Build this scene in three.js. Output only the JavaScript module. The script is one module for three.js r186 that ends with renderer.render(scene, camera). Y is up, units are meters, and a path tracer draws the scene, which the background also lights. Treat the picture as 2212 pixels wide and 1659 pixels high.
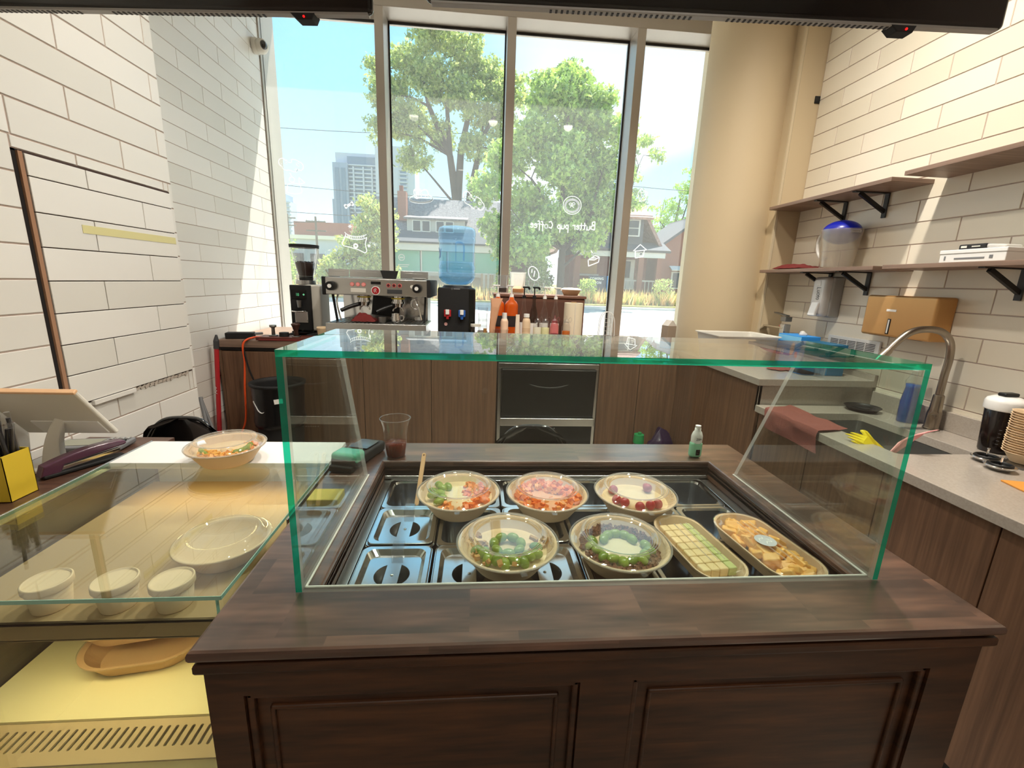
import * as THREE from 'three';
import { mergeGeometries } from 'three/addons/utils/BufferGeometryUtils.js';
import { RoundedBoxGeometry } from 'three/addons/geometries/RoundedBoxGeometry.js';
import { RectAreaLightUniformsLib } from 'three/addons/lights/RectAreaLightUniformsLib.js';

// ---------------------------------------------------------------- camera, sky, sun, lamps, exposure
RectAreaLightUniformsLib.init();
const scene = new THREE.Scene();
const renderer = new THREE.WebGLRenderer({ antialias: true });
renderer.toneMapping = THREE.LinearToneMapping;
renderer.toneMappingExposure = 1.08;
renderer.shadowMap.enabled = true;

const camera = new THREE.PerspectiveCamera(82.34, 2212 / 1659, 0.05, 2000);
camera.position.set(0, 1.5, 0);
camera.rotation.order = 'YXZ';
camera.rotation.set(-0.2284273, -0.0853113, 0.0358685);

function rng(seed) { let s = seed >>> 0; return () => { s = (s + 0x6d2b79f5) | 0; let t = Math.imul(s ^ (s >>> 15), 1 | s); t = (t + Math.imul(t ^ (t >>> 7), 61 | t)) ^ t; return ((t ^ (t >>> 14)) >>> 0) / 4294967296; }; }
const hash3 = (x, y, z) => { let h = Math.imul(x, 374761393) ^ Math.imul(y, 668265263) ^ Math.imul(z, 2147483647 ^ 1274126177); h = Math.imul(h ^ (h >>> 13), 1274126177); return ((h ^ (h >>> 16)) >>> 0) / 4294967296; };
function noise3(x, y, z) {
  const i = Math.floor(x), j = Math.floor(y), k = Math.floor(z), s = (t) => t * t * (3 - 2 * t), u = s(x - i), v = s(y - j), w = s(z - k), L = (a, b, t) => a + (b - a) * t;
  return L(L(L(hash3(i, j, k), hash3(i + 1, j, k), u), L(hash3(i, j + 1, k), hash3(i + 1, j + 1, k), u), v), L(L(hash3(i, j, k + 1), hash3(i + 1, j, k + 1), u), L(hash3(i, j + 1, k + 1), hash3(i + 1, j + 1, k + 1), u), v), w);
}
const fbm = (x, y, z, o = 4) => { let a = 0.5, t = 0, n = 0; for (let i = 0; i < o; i++) { t += a * noise3(x, y, z); n += a; x *= 2.03; y *= 2.03; z *= 2.03; a *= 0.5; } return t / n; };

const SKY = 1.5;
{
  const w = 512, h = 256, d = new Float32Array(w * h * 4);
  for (let j = 0; j < h; j++) for (let i = 0; i < w; i++) {
    const el = ((j + 0.5) / h - 0.5) * Math.PI, az = ((i + 0.5) / w - 0.5) * 2 * Math.PI, ce = Math.cos(el), X = ce * Math.cos(az), Y = Math.sin(el), Z = ce * Math.sin(az);
    const e = Math.max(0, Y), t = Math.pow(1 - e, 2.2);
    let c = [0.22 + 0.26 * t, 0.58 + 0.22 * t, 0.95 + 0.05 * t];
    const q = 1 / (e + 0.22), n = fbm(X * q * 1.15 + 12.6, 4.1, Z * q * 1.15 + 8.4, 5);
    let cl = Math.min(1, Math.max(0, (n - 0.52) * 6)); cl *= 0.35 + 0.65 * t;
    cl = Math.max(cl, 0.85 * Math.pow(1 - e, 9));
    for (let k = 0; k < 3; k++) d[(j * w + i) * 4 + k] = c[k] * (1 - cl) + [1.0, 1.0, 1.0][k] * cl;
    d[(j * w + i) * 4 + 3] = 1;
  }
  const t = new THREE.DataTexture(d, w, h, THREE.RGBAFormat, THREE.FloatType);
  t.mapping = THREE.EquirectangularReflectionMapping; t.magFilter = t.minFilter = THREE.LinearFilter; t.needsUpdate = true;
  scene.background = t; scene.backgroundIntensity = SKY;
}
const sun = new THREE.DirectionalLight(new THREE.Color(1, 0.95, 0.86), 14);
sun.position.set(0.62 * 20, 2.33 * 20, -1.0 * 20 - 4); sun.target.position.set(0, 0, -4);
sun.castShadow = true; sun.shadow.radius = 1; sun.shadow.mapSize.set(4096, 4096);
Object.assign(sun.shadow.camera, { left: -60, right: 60, top: 60, bottom: -60, near: 1, far: 150 });
scene.add(sun, sun.target);

// ---------------------------------------------------------------- helpers
const V3 = (x, y, z) => new THREE.Vector3(x, y, z), PI = Math.PI;
const names = new Map();
const numbered = (n) => { const k = names.get(n) ?? 0; names.set(n, k + 1); return k ? n + '_' + String(k).padStart(3, '0') : n; };
function fin(g) { if (g.index) g = g.toNonIndexed(); for (const k of Object.keys(g.attributes)) if (!['position', 'normal', 'uv'].includes(k)) g.deleteAttribute(k); if (!g.attributes.normal) g.computeVertexNormals(); if (!g.attributes.uv) g.setAttribute('uv', new THREE.BufferAttribute(new Float32Array(g.attributes.position.count * 2), 2)); g.morphAttributes = {}; return g; }
function xf(g, x = 0, y = 0, z = 0, rx = 0, ry = 0, rz = 0) { if (rx) g.rotateX(rx); if (rz) g.rotateZ(rz); if (ry) g.rotateY(ry); g.translate(x, y, z); return g; }
const bx = (w, h, d, x, y, z, rx, ry, rz) => xf(fin(new THREE.BoxGeometry(w, h, d)), x, y, z, rx, ry, rz);
const bb = (x0, x1, y0, y1, z0, z1) => bx(Math.abs(x1 - x0), Math.abs(y1 - y0), Math.abs(z1 - z0), (x0 + x1) / 2, (y0 + y1) / 2, (z0 + z1) / 2);
const rb = (w, h, d, r, x, y, z, rx, ry, rz) => xf(fin(new RoundedBoxGeometry(w, h, d, 2, Math.min(r, w / 2.01, h / 2.01, d / 2.01))), x, y, z, rx, ry, rz);
const rbb = (x0, x1, y0, y1, z0, z1, r = 0.003) => rb(Math.abs(x1 - x0), Math.abs(y1 - y0), Math.abs(z1 - z0), r, (x0 + x1) / 2, (y0 + y1) / 2, (z0 + z1) / 2);
const cy = (r1, r0, h, x = 0, y = 0, z = 0, seg = 24, rx, ry, rz) => xf(fin(new THREE.CylinderGeometry(r1, r0, h, seg)), x, y, z, rx, ry, rz);
const sp = (r, x, y, z, sx = 1, sy = 1, sz = 1, seg = 16) => { const g = fin(new THREE.SphereGeometry(r, seg, Math.max(6, seg * 0.6 | 0))); g.scale(sx, sy, sz); g.computeVertexNormals(); return xf(fin(new THREE.SphereGeometry(r, seg, Math.max(6, seg * 0.6 | 0)).scale(sx, sy, sz)), x, y, z); };
const la = (pts, x = 0, y = 0, z = 0, seg = 40) => xf(fin(new THREE.LatheGeometry(pts.map(([a, b]) => new THREE.Vector2(a, b)), seg)), x, y, z);
const tu = (pts, r, seg = 24, rad = 8, closed = false) => fin(new THREE.TubeGeometry(new THREE.CatmullRomCurve3(pts.map((p) => V3(...p)), closed, 'centripetal'), seg, r, rad, closed));
const bar = (a, b, w, h = w) => { const A = V3(...a), B = V3(...b), d = B.clone().sub(A), g = new THREE.BoxGeometry(w, d.length(), h); g.applyQuaternion(new THREE.Quaternion().setFromUnitVectors(V3(0, 1, 0), d.clone().normalize())); return xf(fin(g), (A.x + B.x) / 2, (A.y + B.y) / 2, (A.z + B.z) / 2); };
const rod = (a, b, r0, r1 = r0, seg = 10) => { const A = V3(...a), B = V3(...b), d = B.clone().sub(A), g = new THREE.CylinderGeometry(r1, r0, d.length(), seg); g.applyQuaternion(new THREE.Quaternion().setFromUnitVectors(V3(0, 1, 0), d.clone().normalize())); return xf(fin(g), (A.x + B.x) / 2, (A.y + B.y) / 2, (A.z + B.z) / 2); };
function rrShape(w, h, r, cx = 0, cyy = 0, path = false) { const s = path ? new THREE.Path() : new THREE.Shape(), x = cx - w / 2, y = cyy - h / 2; s.moveTo(x + r, y); s.lineTo(x + w - r, y); s.absarc(x + w - r, y + r, r, -PI / 2, 0); s.lineTo(x + w, y + h - r); s.absarc(x + w - r, y + h - r, r, 0, PI / 2); s.lineTo(x + r, y + h); s.absarc(x + r, y + h - r, r, PI / 2, PI); s.lineTo(x, y + r); s.absarc(x + r, y + r, r, PI, 1.5 * PI); return s; }
const ex = (shape, depth, bevel = 0, seg = 2, curve = 8) => fin(new THREE.ExtrudeGeometry(shape, { depth, bevelEnabled: bevel > 0, bevelSize: bevel, bevelThickness: bevel, bevelSegments: seg, curveSegments: curve, bevelOffset: -bevel }));
// a shape drawn in x/-z, laid flat with its underside at y
const flat = (shape, depth, y, bevel = 0) => { const g = ex(shape, depth - 2 * bevel, bevel); g.rotateX(-PI / 2); g.translate(0, y + bevel, 0); return g; };
const poly = (pts) => new THREE.Shape(pts.map(([a, b]) => new THREE.Vector2(a, b)));
const rrPts = (w, d, r, n = 6) => { const o = []; for (const [sx, sz, a0] of [[1, 1, 0], [-1, 1, PI / 2], [-1, -1, PI], [1, -1, 1.5 * PI]]) for (let i = 0; i <= n; i++) { const a = a0 + (i / n) * PI / 2; o.push([sx * (w / 2 - r) + r * Math.cos(a), sz * (d / 2 - r) + r * Math.sin(a)]); } return o; };
// walls through a stack of equal-length rings [[pts, y], ...]
function loft(rings, x = 0, y = 0, z = 0, capEnd = false) {
  const p = [], n = rings[0][0].length, quad = (a, b, c, d) => p.push(...a, ...b, ...c, ...a, ...c, ...d);
  for (let k = 0; k + 1 < rings.length; k++) for (let i = 0; i < n; i++) { const A = rings[k], B = rings[k + 1], j = (i + 1) % n, P = (R, q) => [x + R[0][q][0], y + R[1], z + R[0][q][1]]; quad(P(A, i), P(B, i), P(B, j), P(A, j)); }
  if (capEnd) { const R = rings[rings.length - 1]; for (let i = 1; i + 1 < n; i++) for (const q of [0, i, i + 1]) p.push(x + R[0][q][0], y + R[1], z + R[0][q][1]); }
  const g = new THREE.BufferGeometry(); g.setAttribute('position', new THREE.BufferAttribute(new Float32Array(p), 3)); g.computeVertexNormals(); return fin(g);
}
// uv in metres by the way a face points
function tri(g) { const p = g.attributes.position, n = g.attributes.normal, u = g.attributes.uv; for (let i = 0; i < p.count; i++) { const ax = Math.abs(n.getX(i)), ay = Math.abs(n.getY(i)), az = Math.abs(n.getZ(i)); if (ax > ay && ax > az) u.setXY(i, p.getZ(i), p.getY(i)); else if (ay > az) u.setXY(i, p.getX(i), p.getZ(i)); else u.setXY(i, p.getX(i), p.getY(i)); } return g; }
function P(parent, name, geos, m, opt = {}) {
  const list = (Array.isArray(geos) ? geos : [geos]).flat(), g = list.length > 1 ? mergeGeometries(list) : list[0];
  const m0 = Array.isArray(m) ? m[0] : m;
  if ((m0.map || m0.bumpMap || m0.roughnessMap) && !opt.keepuv) tri(g);
  const o = new THREE.Mesh(g, m); o.name = parent === scene ? numbered(name) : name; o.castShadow = o.receiveShadow = true;
  if (opt.label) o.userData.label = opt.label; if (opt.kind) o.userData.kind = opt.kind;
  parent.add(o); return o;
}
function T(name, label, category, p = [0, 0, 0], ry = 0, group) { const o = new THREE.Group(); o.name = numbered(name); o.position.set(...p); o.rotation.y = ry; o.userData = { label, category }; if (group) o.userData.group = group; scene.add(o); return o; }
const tag = (o, label, category, group, kind) => { Object.assign(o.userData, { label, category }); if (group) o.userData.group = group; if (kind) o.userData.kind = kind; return o; };
function copy(o, label, p, ry = 0, group) { const c = o.clone(); c.name = numbered(o.name.replace(/_\d{3}$/, '')); c.userData = { ...o.userData, label }; if (group) c.userData.group = group; c.position.set(...p); c.rotation.y = ry; scene.add(c); return c; }
const S = (name, geos, m, opt) => { const o = P(scene, name, geos, m, opt); o.userData.kind = 'structure'; return o; };

// ---------------------------------------------------------------- textures and materials
function dtex(w, h, fn, rep = [1, 1], srgb = true) {
  const d = new Uint8Array(w * h * 4);
  for (let j = 0; j < h; j++) for (let i = 0; i < w; i++) { const c = fn(i / w, j / h); const o = (j * w + i) * 4; for (let k = 0; k < 3; k++) d[o + k] = Math.max(0, Math.min(255, Array.isArray(c) ? c[k] : c)); d[o + 3] = 255; }
  const t = new THREE.DataTexture(d, w, h); t.wrapS = t.wrapT = THREE.RepeatWrapping; t.magFilter = t.minFilter = THREE.LinearFilter; t.repeat.set(...rep); if (srgb) t.colorSpace = THREE.SRGBColorSpace; t.needsUpdate = true; return t;
}
const pn = (u, v, fu, fv, s, o = 3) => { const a = u * 2 * PI, r = fu / (2 * PI); // periodic in u
  return fbm(Math.cos(a) * r + s, Math.sin(a) * r + s * 2.7, v * fv + s * 1.3, o); };
const mixc = (a, b, t) => a.map((x, i) => x + (b[i] - x) * t);
const wood = (lo, hi, along, across, seed, staves = 0) => (u, v) => {
  let s = 0, off = 0; if (staves) { const r = Math.floor(v * staves), q = (u * 3 + hash3(r, 3, seed)) % 1, cell = Math.floor(u * 3 + hash3(r, 3, seed)); s = (hash3(r, cell % 3, seed + 5) - 0.5) * 0.24; off = r * 7.7 + (cell % 3) * 3.1; }
  const g = pn(u, v, along, across, seed + off, 4), f = pn(u, v, along * 3, across * 4, seed + 9 + off, 2);
  return mixc(lo, hi, Math.max(0, Math.min(1, (g - 0.5) * 1.7 + 0.5 + (f - 0.5) * 0.7 + s)));
};
const swap = (f) => (u, v) => f(v, u);
const std = (c, r = 0.6, m = 0, o = {}) => new THREE.MeshStandardMaterial({ color: c, roughness: r, metalness: m, ...o });
const phy = (c, r, o = {}) => new THREE.MeshPhysicalMaterial({ color: c, roughness: r, ...o });
const pane = (c, r = 0.02, o = {}) => phy(c, r, { transmission: 1, thickness: 0, ior: 1.5, ...o });
const darkWood = dtex(512, 512, wood([62, 43, 36], [118, 84, 68], 4, 26, 3, 9), [1 / 0.9, 1 / 0.9]);
const darkWoodV = dtex(256, 512, wood([50, 30, 17], [92, 57, 33], 4, 30, 13), [1 / 0.7, 1 / 0.7]);
const lamV = dtex(256, 512, swap(wood([90, 64, 46], [124, 91, 67], 3, 34, 21)), [1 / 0.45, 1 / 1.1]);
const lamH = dtex(512, 256, wood([116, 93, 78], [150, 124, 107], 3, 30, 23), [1 / 1.1, 1 / 0.4]);
const desk = dtex(512, 256, wood([66, 44, 34], [98, 70, 56], 3, 30, 29), [1 / 1.0, 1 / 0.4]);
const speck = (lo, hi, f, seed) => (u, v) => mixc(lo, hi, Math.max(0, Math.min(1, (pn(u, v, f, f, seed, 4) - 0.5) * 1.6 + 0.5)));
const stoneT = dtex(256, 256, speck([160, 150, 139], [174, 164, 153], 90, 4), [1 / 0.4, 1 / 0.4]);
const brush = dtex(256, 256, (u, v) => 128 + (pn(u, v, 2, 90, 6, 3) - 0.5) * 130, [1 / 0.3, 1 / 0.3], false);
const paperB = dtex(128, 128, (u, v) => 128 + (pn(u, v, 24, 24, 8, 3) - 0.5) * 160, [1 / 0.05, 1 / 0.05], false);
const plaster = dtex(256, 256, (u, v) => 128 + (pn(u, v, 40, 40, 18, 4) - 0.5) * 120, [1 / 0.5, 1 / 0.5], false);
const M = {
  tile: [0xe6e3dc, 0xe2dfd8, 0xe9e6e0, 0xdedbd3].map((c) => phy(c, 0.34, { clearcoat: 0.25, clearcoatRoughness: 0.25 })),
  tileC: [0xe8decb, 0xe4dac6, 0xebe2d0, 0xe0d6c2].map((c) => phy(c, 0.34, { clearcoat: 0.25, clearcoatRoughness: 0.25 })),
  grout: std(0xbcaa9f, 0.95, 0, { bumpMap: plaster, bumpScale: 0.0006 }), groutDark: std(0x3c2c26, 0.95),
  paint: std(0xded8cc, 0.85, 0, { bumpMap: plaster, bumpScale: 0.0004 }), cream: std(0xcab796, 0.6, 0, { bumpMap: plaster, bumpScale: 0.0003 }),
  floor: std(0xb0a598, 0.6, 0, { bumpMap: plaster, bumpScale: 0.0004 }), ceil: std(0xe4e1da, 0.9),
  frame: std(0xb3a99e, 0.36, 0.5), frameDark: std(0x2a2624, 0.6), black: std(0x0b0b0c, 0.45), blackGloss: phy(0x050506, 0.12, { clearcoat: 0.6, clearcoatRoughness: 0.1 }), blackSoft: std(0x141415, 0.7),
  wtop: phy(0xffffff, 0.32, { map: darkWood, clearcoat: 1, clearcoatRoughness: 0.2, bumpMap: darkWood, bumpScale: 0.0004 }), wpanel: std(0xffffff, 0.42, 0, { map: darkWoodV, bumpMap: darkWoodV, bumpScale: 0.0003 }),
  lam: std(0xffffff, 0.5, 0, { map: lamV, bumpMap: lamV, bumpScale: 0.0002 }), lamH: std(0xffffff, 0.45, 0, { map: lamH, bumpMap: lamH, bumpScale: 0.0002 }), desk: std(0xffffff, 0.35, 0, { map: desk }),
  stone: phy(0xffffff, 0.22, { map: stoneT, clearcoat: 0.3, clearcoatRoughness: 0.15 }),
  steel: std(0xc9c9c7, 0.26, 1, { bumpMap: brush, bumpScale: 0.00008 }), steelS: std(0xd6d8da, 0.14, 1), steelD: std(0x8f8f8d, 0.35, 1), chrome: std(0xe4e4e4, 0.06, 1), nickel: std(0xa79d90, 0.3, 1), gold: std(0xcf9f66, 0.34, 0.65, { bumpMap: brush, bumpScale: 0.00006 }),
  glass: pane(0xfbfdfc, 0.0), glassGreen: pane(0xf6fbf8, 0.0), glassEdge: phy(0x2bdcb4, 0.12, { transmission: 0.7, thickness: 0, ior: 1.5 }), clear: pane(0xfcfcfc, 0.03, { ior: 1.6 }), lid: pane(0xf8f9f9, 0.035, { ior: 2.3 }), clearSoft: pane(0xf6f6f6, 0.12), frost: pane(0xf4f2ee, 0.45), milky: phy(0xf3f1ec, 0.5, { transmission: 0.45, thickness: 0 }),
  white: std(0xe9e8e5, 0.45), whiteGloss: phy(0xeeedea, 0.18, { clearcoat: 0.5, clearcoatRoughness: 0.1 }), offwhite: std(0xd8d4ca, 0.55), grey: std(0x77787a, 0.5), greyD: std(0x3a3b3d, 0.55), silverPl: std(0xa4a29f, 0.38, 0.35),
  kraft: std(0xcba67a, 0.75, 0, { bumpMap: paperB, bumpScale: 0.0003 }), kraftL: std(0xd9bd98, 0.75, 0, { bumpMap: paperB, bumpScale: 0.0003 }), cupPaper: std(0xe4c8a2, 0.7, 0, { bumpMap: paperB, bumpScale: 0.0002 }),
  red: std(0xb3262c, 0.4), orange: std(0xe8531c, 0.5), maroon: std(0x6b1f1c, 0.9, 0, { bumpMap: paperB, bumpScale: 0.0008 }), pinkTowel: std(0x80463f, 0.95, 0, { bumpMap: paperB, bumpScale: 0.0012 }),
  yellow: std(0xd8b92c, 0.7), mint: phy(0x53c1a0, 0.3, { clearcoat: 0.5 }), purple: phy(0x553047, 0.3, { clearcoat: 0.5, clearcoatRoughness: 0.15 }),
  white2: phy(0xffffff, 0.95, { transmission: 0.6, thickness: 0 }), paper: std(0xefece6, 0.85, 0, { bumpMap: paperB, bumpScale: 0.0004 }), tape: std(0xd9d29a, 0.7),
};
function canvasMat(w, h, draw, rough = 0.5, extra = {}) { const c = document.createElement('canvas'); c.width = w; c.height = h; const x = c.getContext('2d'); draw(x, w, h); const t = new THREE.CanvasTexture(c); t.colorSpace = THREE.SRGBColorSpace; t.magFilter = THREE.LinearFilter; return std(0xffffff, rough, 0, { map: t, ...extra }); }
// a printed label: a sheet w x h with its own 0..1 uv, normal +z
const sheet = (w, h, x, y, z, rx = 0, ry = 0, rz = 0) => xf(fin(new THREE.PlaneGeometry(w, h)), x, y, z, rx, ry, rz);
// ---------------------------------------------------------------- room lamps (ceiling panels over the work area, warm spots washing the right wall)
const CEIL = 3.62;
const LAMP = new THREE.Color(1, 0.93, 0.82);
function downlight(x, z, I, label) {
  const o = T('ceiling_downlight', label, 'ceiling light', [x, CEIL, z]);
  P(o, 'trim_ring', la([[0.06, -0.001], [0.085, -0.001], [0.085, -0.012], [0.06, -0.012], [0.06, -0.001]], 0, 0, 0, 32), M.white);
  P(o, 'lamp_disc', cy(0.06, 0.06, 0.006, 0, -0.005, 0, 32), std(0xffffff, 0.8, 0, { emissive: LAMP, emissiveIntensity: 4 }));
  const l = new THREE.SpotLight(LAMP, I, 0, 1.3, 0.9, 2); l.position.set(0, -0.016, 0); l.castShadow = true; l.shadow.radius = 3; o.add(l);
  l.target.position.set(0, -1, 0); o.add(l.target);
}
downlight(-0.875, -1.74, 7.5, 'round ceiling downlight near the left wall');
downlight(0.18, -1.74, 15, 'round ceiling downlight over the middle of the work area');
downlight(1.21, -1.74, 25, 'round ceiling downlight near the right wall');
downlight(-0.35, 1.1, 4, 'round ceiling downlight over the customer side at left');
downlight(0.9, 0.6, 6.5, 'round ceiling downlight over the customer side at right');

// ---------------------------------------------------------------- shell
const XL = -1.75, XP = -1.40, ZP = -2.27, XR = 2.13, ZC = -2.94, ZG = -4.17, ZF = -3.955, ZB = 2.6;
S('floor', bb(-2.1, 2.5, -0.12, 0, -4.45, ZB), M.floor);
S('ceiling', bb(-2.1, 2.5, CEIL, CEIL + 0.12, -4.45, ZB), M.ceil);
S('wall_behind_camera', bb(-2.1, 2.5, 0, CEIL, ZB, ZB + 0.12), M.paint);
const tileCache = new Map();
function tileGeo(h, w, t, ch) { // front faces +x
  const k = [h, w, t].map((v) => v.toFixed(4)).join(); if (tileCache.has(k)) return tileCache.get(k);
  const A = [[-h / 2, -w / 2], [h / 2, -w / 2], [h / 2, w / 2], [-h / 2, w / 2]], c = ch, B = [[-h / 2 + c, -w / 2 + c], [h / 2 - c, -w / 2 + c], [h / 2 - c, w / 2 - c], [-h / 2 + c, w / 2 - c]], p = [];
  const q = (a, b, d, e) => p.push(...a, ...b, ...d, ...a, ...d, ...e), at = (R, i, x) => [x, R[i][0], R[i][1]];
  for (let i = 0; i < 4; i++) { const j = (i + 1) % 4; q(at(A, j, 0), at(A, i, 0), at(A, i, t - c), at(A, j, t - c)); q(at(A, j, t - c), at(A, i, t - c), at(B, i, t), at(B, j, t)); }
  q(at(B, 3, t), at(B, 2, t), at(B, 1, t), at(B, 0, t));
  const n = p.length / 3; for (let i = 0; i < n; i += 3) for (let k2 = 0; k2 < 3; k2++) { const a = p[(i + 1) * 3 + k2]; p[(i + 1) * 3 + k2] = p[(i + 2) * 3 + k2]; p[(i + 2) * 3 + k2] = a; }
  const g = new THREE.BufferGeometry(); g.setAttribute('position', new THREE.BufferAttribute(new Float32Array(p), 3)); g.computeVertexNormals(); fin(g); tileCache.set(k, g); return g;
}
const tr = rng(11);
// running-bond tiles on the plane x, facing side; rows start at y = base + k * py, joints at z = zj (odd) and zj - pz/2 (even); holes are [z0, z1, y0, y1]
function tiles(parent, x, side, z0, z1, y0, y1, base, py, pz, zj, gap = 0.004, holes = [], thick = 0.003, pal = M.tile) {
  for (let k = Math.floor((y0 - base) / py); base + k * py < y1; k++) {
    const ya = Math.max(y0, base + k * py), yb = Math.min(y1, base + (k + 1) * py); if (yb - ya < 0.008) continue;
    const start = zj - (((k % 2) + 2) % 2 ? 0 : pz / 2);
    for (let j = Math.floor((z0 - start) / pz) - 1; start + j * pz < z1; j++) {
      let a = Math.max(z0, start + j * pz), b = Math.min(z1, start + (j + 1) * pz); if (b - a < 0.01) continue;
      let segs = [[a, b, ya, yb]];
      for (const [h0, h1, v0, v1] of holes) segs = segs.flatMap(([p, q, r, s]) => { if (q <= h0 || p >= h1 || s <= v0 || r >= v1) return [[p, q, r, s]]; const out = []; if (p < h0) out.push([p, h0, r, s]); if (q > h1) out.push([h1, q, r, s]); const m0 = Math.max(p, h0), m1 = Math.min(q, h1); if (r < v0) out.push([m0, m1, r, v0]); if (s > v1) out.push([m0, m1, v1, s]); return out; });
      for (const [p, q, r, s] of segs) { const w = q - p - gap, h = s - r - gap; if (w < 0.01 || h < 0.006) continue;
        const o = new THREE.Mesh(tileGeo(h, w, thick, 0.0012), pal[(tr() * 4) | 0]); o.name = 'tile'; o.castShadow = o.receiveShadow = true;
        o.position.set(x, (r + s) / 2, (p + q) / 2); if (side < 0) o.rotation.y = PI; o.rotation.z = (tr() - 0.5) * 0.004; parent.add(o); }
    }
  }
}
const wl = S('wall_left', [bb(XL - 0.35, XL, 0, CEIL, -4.4, ZP - 0.02)], M.grout);
tiles(wl, XL, 1, -4.12, ZP - 0.02, 0.55, CEIL, 1.449, 0.1075, 0.455, -3.035, 0.0038);
P(wl, 'window_jamb', bb(XL, XL + 0.012, 0, CEIL, -4.4, -4.122), M.frame);
const wp = S('wall_left_front', [bb(-2.1, XP, 0, CEIL, ZP, ZB)], M.grout);
const HZ0 = -2.245, HZ1 = -1.552, HY0 = 1.02, HY1 = 1.84;
tiles(wp, XP, 1, ZP, 0.1, 0.72, CEIL, 1.455, 0.1058, 0.4365, -1.778, 0.0055, [[HZ0, HZ1, HY0, HY1]]);
{ // the access panel cut out of the tiling
  const o = T('access_panel', 'cut-out tiled access panel with dark open joints in the left wall', 'panel', [0, 0, 0]);
  P(o, 'backing', bb(XP + 0.0005, XP + 0.004, HY0, HY1, HZ0, HZ1 - 0.028), M.groutDark);
  const ph = o; tiles(ph, XP + 0.004, 1, HZ0 + 0.002, HZ1 - 0.03, HY0 + 0.004, HY1 - 0.006, 1.4495, 0.1062, 0.516, -1.8005, 0.0035, [], 0.006);
  P(o, 'cut_edge', bb(XP + 0.0005, XP + 0.008, HY0 - 0.02, HY1 - 0.004, HZ1 - 0.027, HZ1 - 0.013), std(0xa27a5e, 0.9));
  P(o, 'gap', [bb(XP + 0.0003, XP + 0.0015, HY0 - 0.02, HY1, HZ1 - 0.012, HZ1), bb(XP + 0.0003, XP + 0.0015, HY1 - 0.006, HY1, HZ0, HZ1)], std(0x17100e, 0.95));
  const e = []; const r = rng(5); for (let i = 0; i < 14; i++) e.push(bx(0.006, 0.006 + r() * 0.008, 0.03, XP + 0.004, HY0 - 0.004, -1.86 - i * 0.026, r() * 0.6, 0, 0)); P(o, 'broken_mortar', e, std(0xb9ada1, 0.95));
  P(o, 'ledge_piece', bb(XP + 0.0005, XP + 0.016, HY0 - 0.012, HY0 + 0.003, -1.86, -1.66), M.tile[2]);
  tag(P(scene, 'masking_tape', bb(XP + 0.0102, XP + 0.0112, 1.615, 1.643, -2.238, -1.744), M.tape), 'strip of pale yellow masking tape stuck across the access panel tiles', 'tape');
}
const wr = S('wall_right', [bb(XR, XR + 0.2, 0, CEIL, ZC, ZB)], M.grout);
tiles(wr, XR, -1, ZC + 0.002, -0.2, 0.75, CEIL, 1.54, 0.1033, 0.424, -2.108, 0.0048, [], 0.003, M.tileC);
S('wall_pilaster', [bb(1.975, XR + 0.2, 0, CEIL, -4.3, ZC)], M.cream);
S('column', [cy(0.289, 0.289, CEIL, 1.86, CEIL / 2, -3.3, 64)], M.cream);
S('trim_1', [bb(1.962, 1.977, 1.0, CEIL, ZC - 0.01, ZC + 0.004)], std(0xcdbd9f, 0.7));
tag(P(scene, 'wall_sticker', bb(2.095, 2.128, 2.66, 2.70, ZC, ZC + 0.006), M.black), 'small black square box on the cream pilaster edge', 'fixture');
tag(P(scene, 'sealant_gap', bb(1.9765, 1.9795, 1.05, CEIL, ZC, ZC + 0.0015), M.frameDark), 'thin dark vertical joint line between pilaster and round column', 'joint');

// window wall: glass at ZG in a deep box frame
const mx = [[-0.815, -0.748], [0.207, 0.275], [1.245, 1.315]];
mx.forEach(([a, b], i) => S('trim_' + (i + 2), [rbb(a, b, 0, 3.5, ZG - 0.06, ZF, 0.002)], M.frame));
S('trim_5', [rbb(-0.815, 1.98, 3.5, CEIL, ZG - 0.06, ZF, 0.004)], M.frame);
S('trim_6', [bb(XL, -0.815, 3.5, CEIL, ZG - 0.06, ZG + 0.02)], M.frame);
S('trim_7', [bb(XL, 1.98, 0, 0.12, ZG - 0.06, ZG + 0.03)], M.frame);
S('trim_8', [bb(-2.1, 2.6, 3.6, 4.4, -4.42, ZG - 0.06)], M.paint);
const dust = phy(0xffffff, 1, { transmission: 0.9, thickness: 0, transparent: true, opacity: 0.05 });
const lights4 = [[XL, -0.815], [-0.748, 0.207], [0.275, 1.245], [1.315, 1.975]];
lights4.forEach(([a, b], i) => { const w = S('window_' + (i + 1), bb(a, b, 0.12, 3.5, ZG - 0.004, ZG + 0.004), M.glass); P(w, 'dust_film', bb(a, b, 0.12, 3.48, ZG - 0.0052, ZG - 0.0048), dust); P(w, 'glazing_bead', [bb(a, b, 3.482, 3.5, ZG + 0.004, ZG + 0.014), bb(a, a + 0.012, 0.12, 3.482, ZG + 0.004, ZG + 0.014), bb(b - 0.012, b, 0.12, 3.482, ZG + 0.004, ZG + 0.014)], M.frameDark); });
S('wall_window_side', [bb(2.2, 2.5, 0, CEIL, -4.4, ZC), bb(-2.1, XL - 0.3, 0, CEIL, -4.4, ZP)], M.paint);

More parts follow.
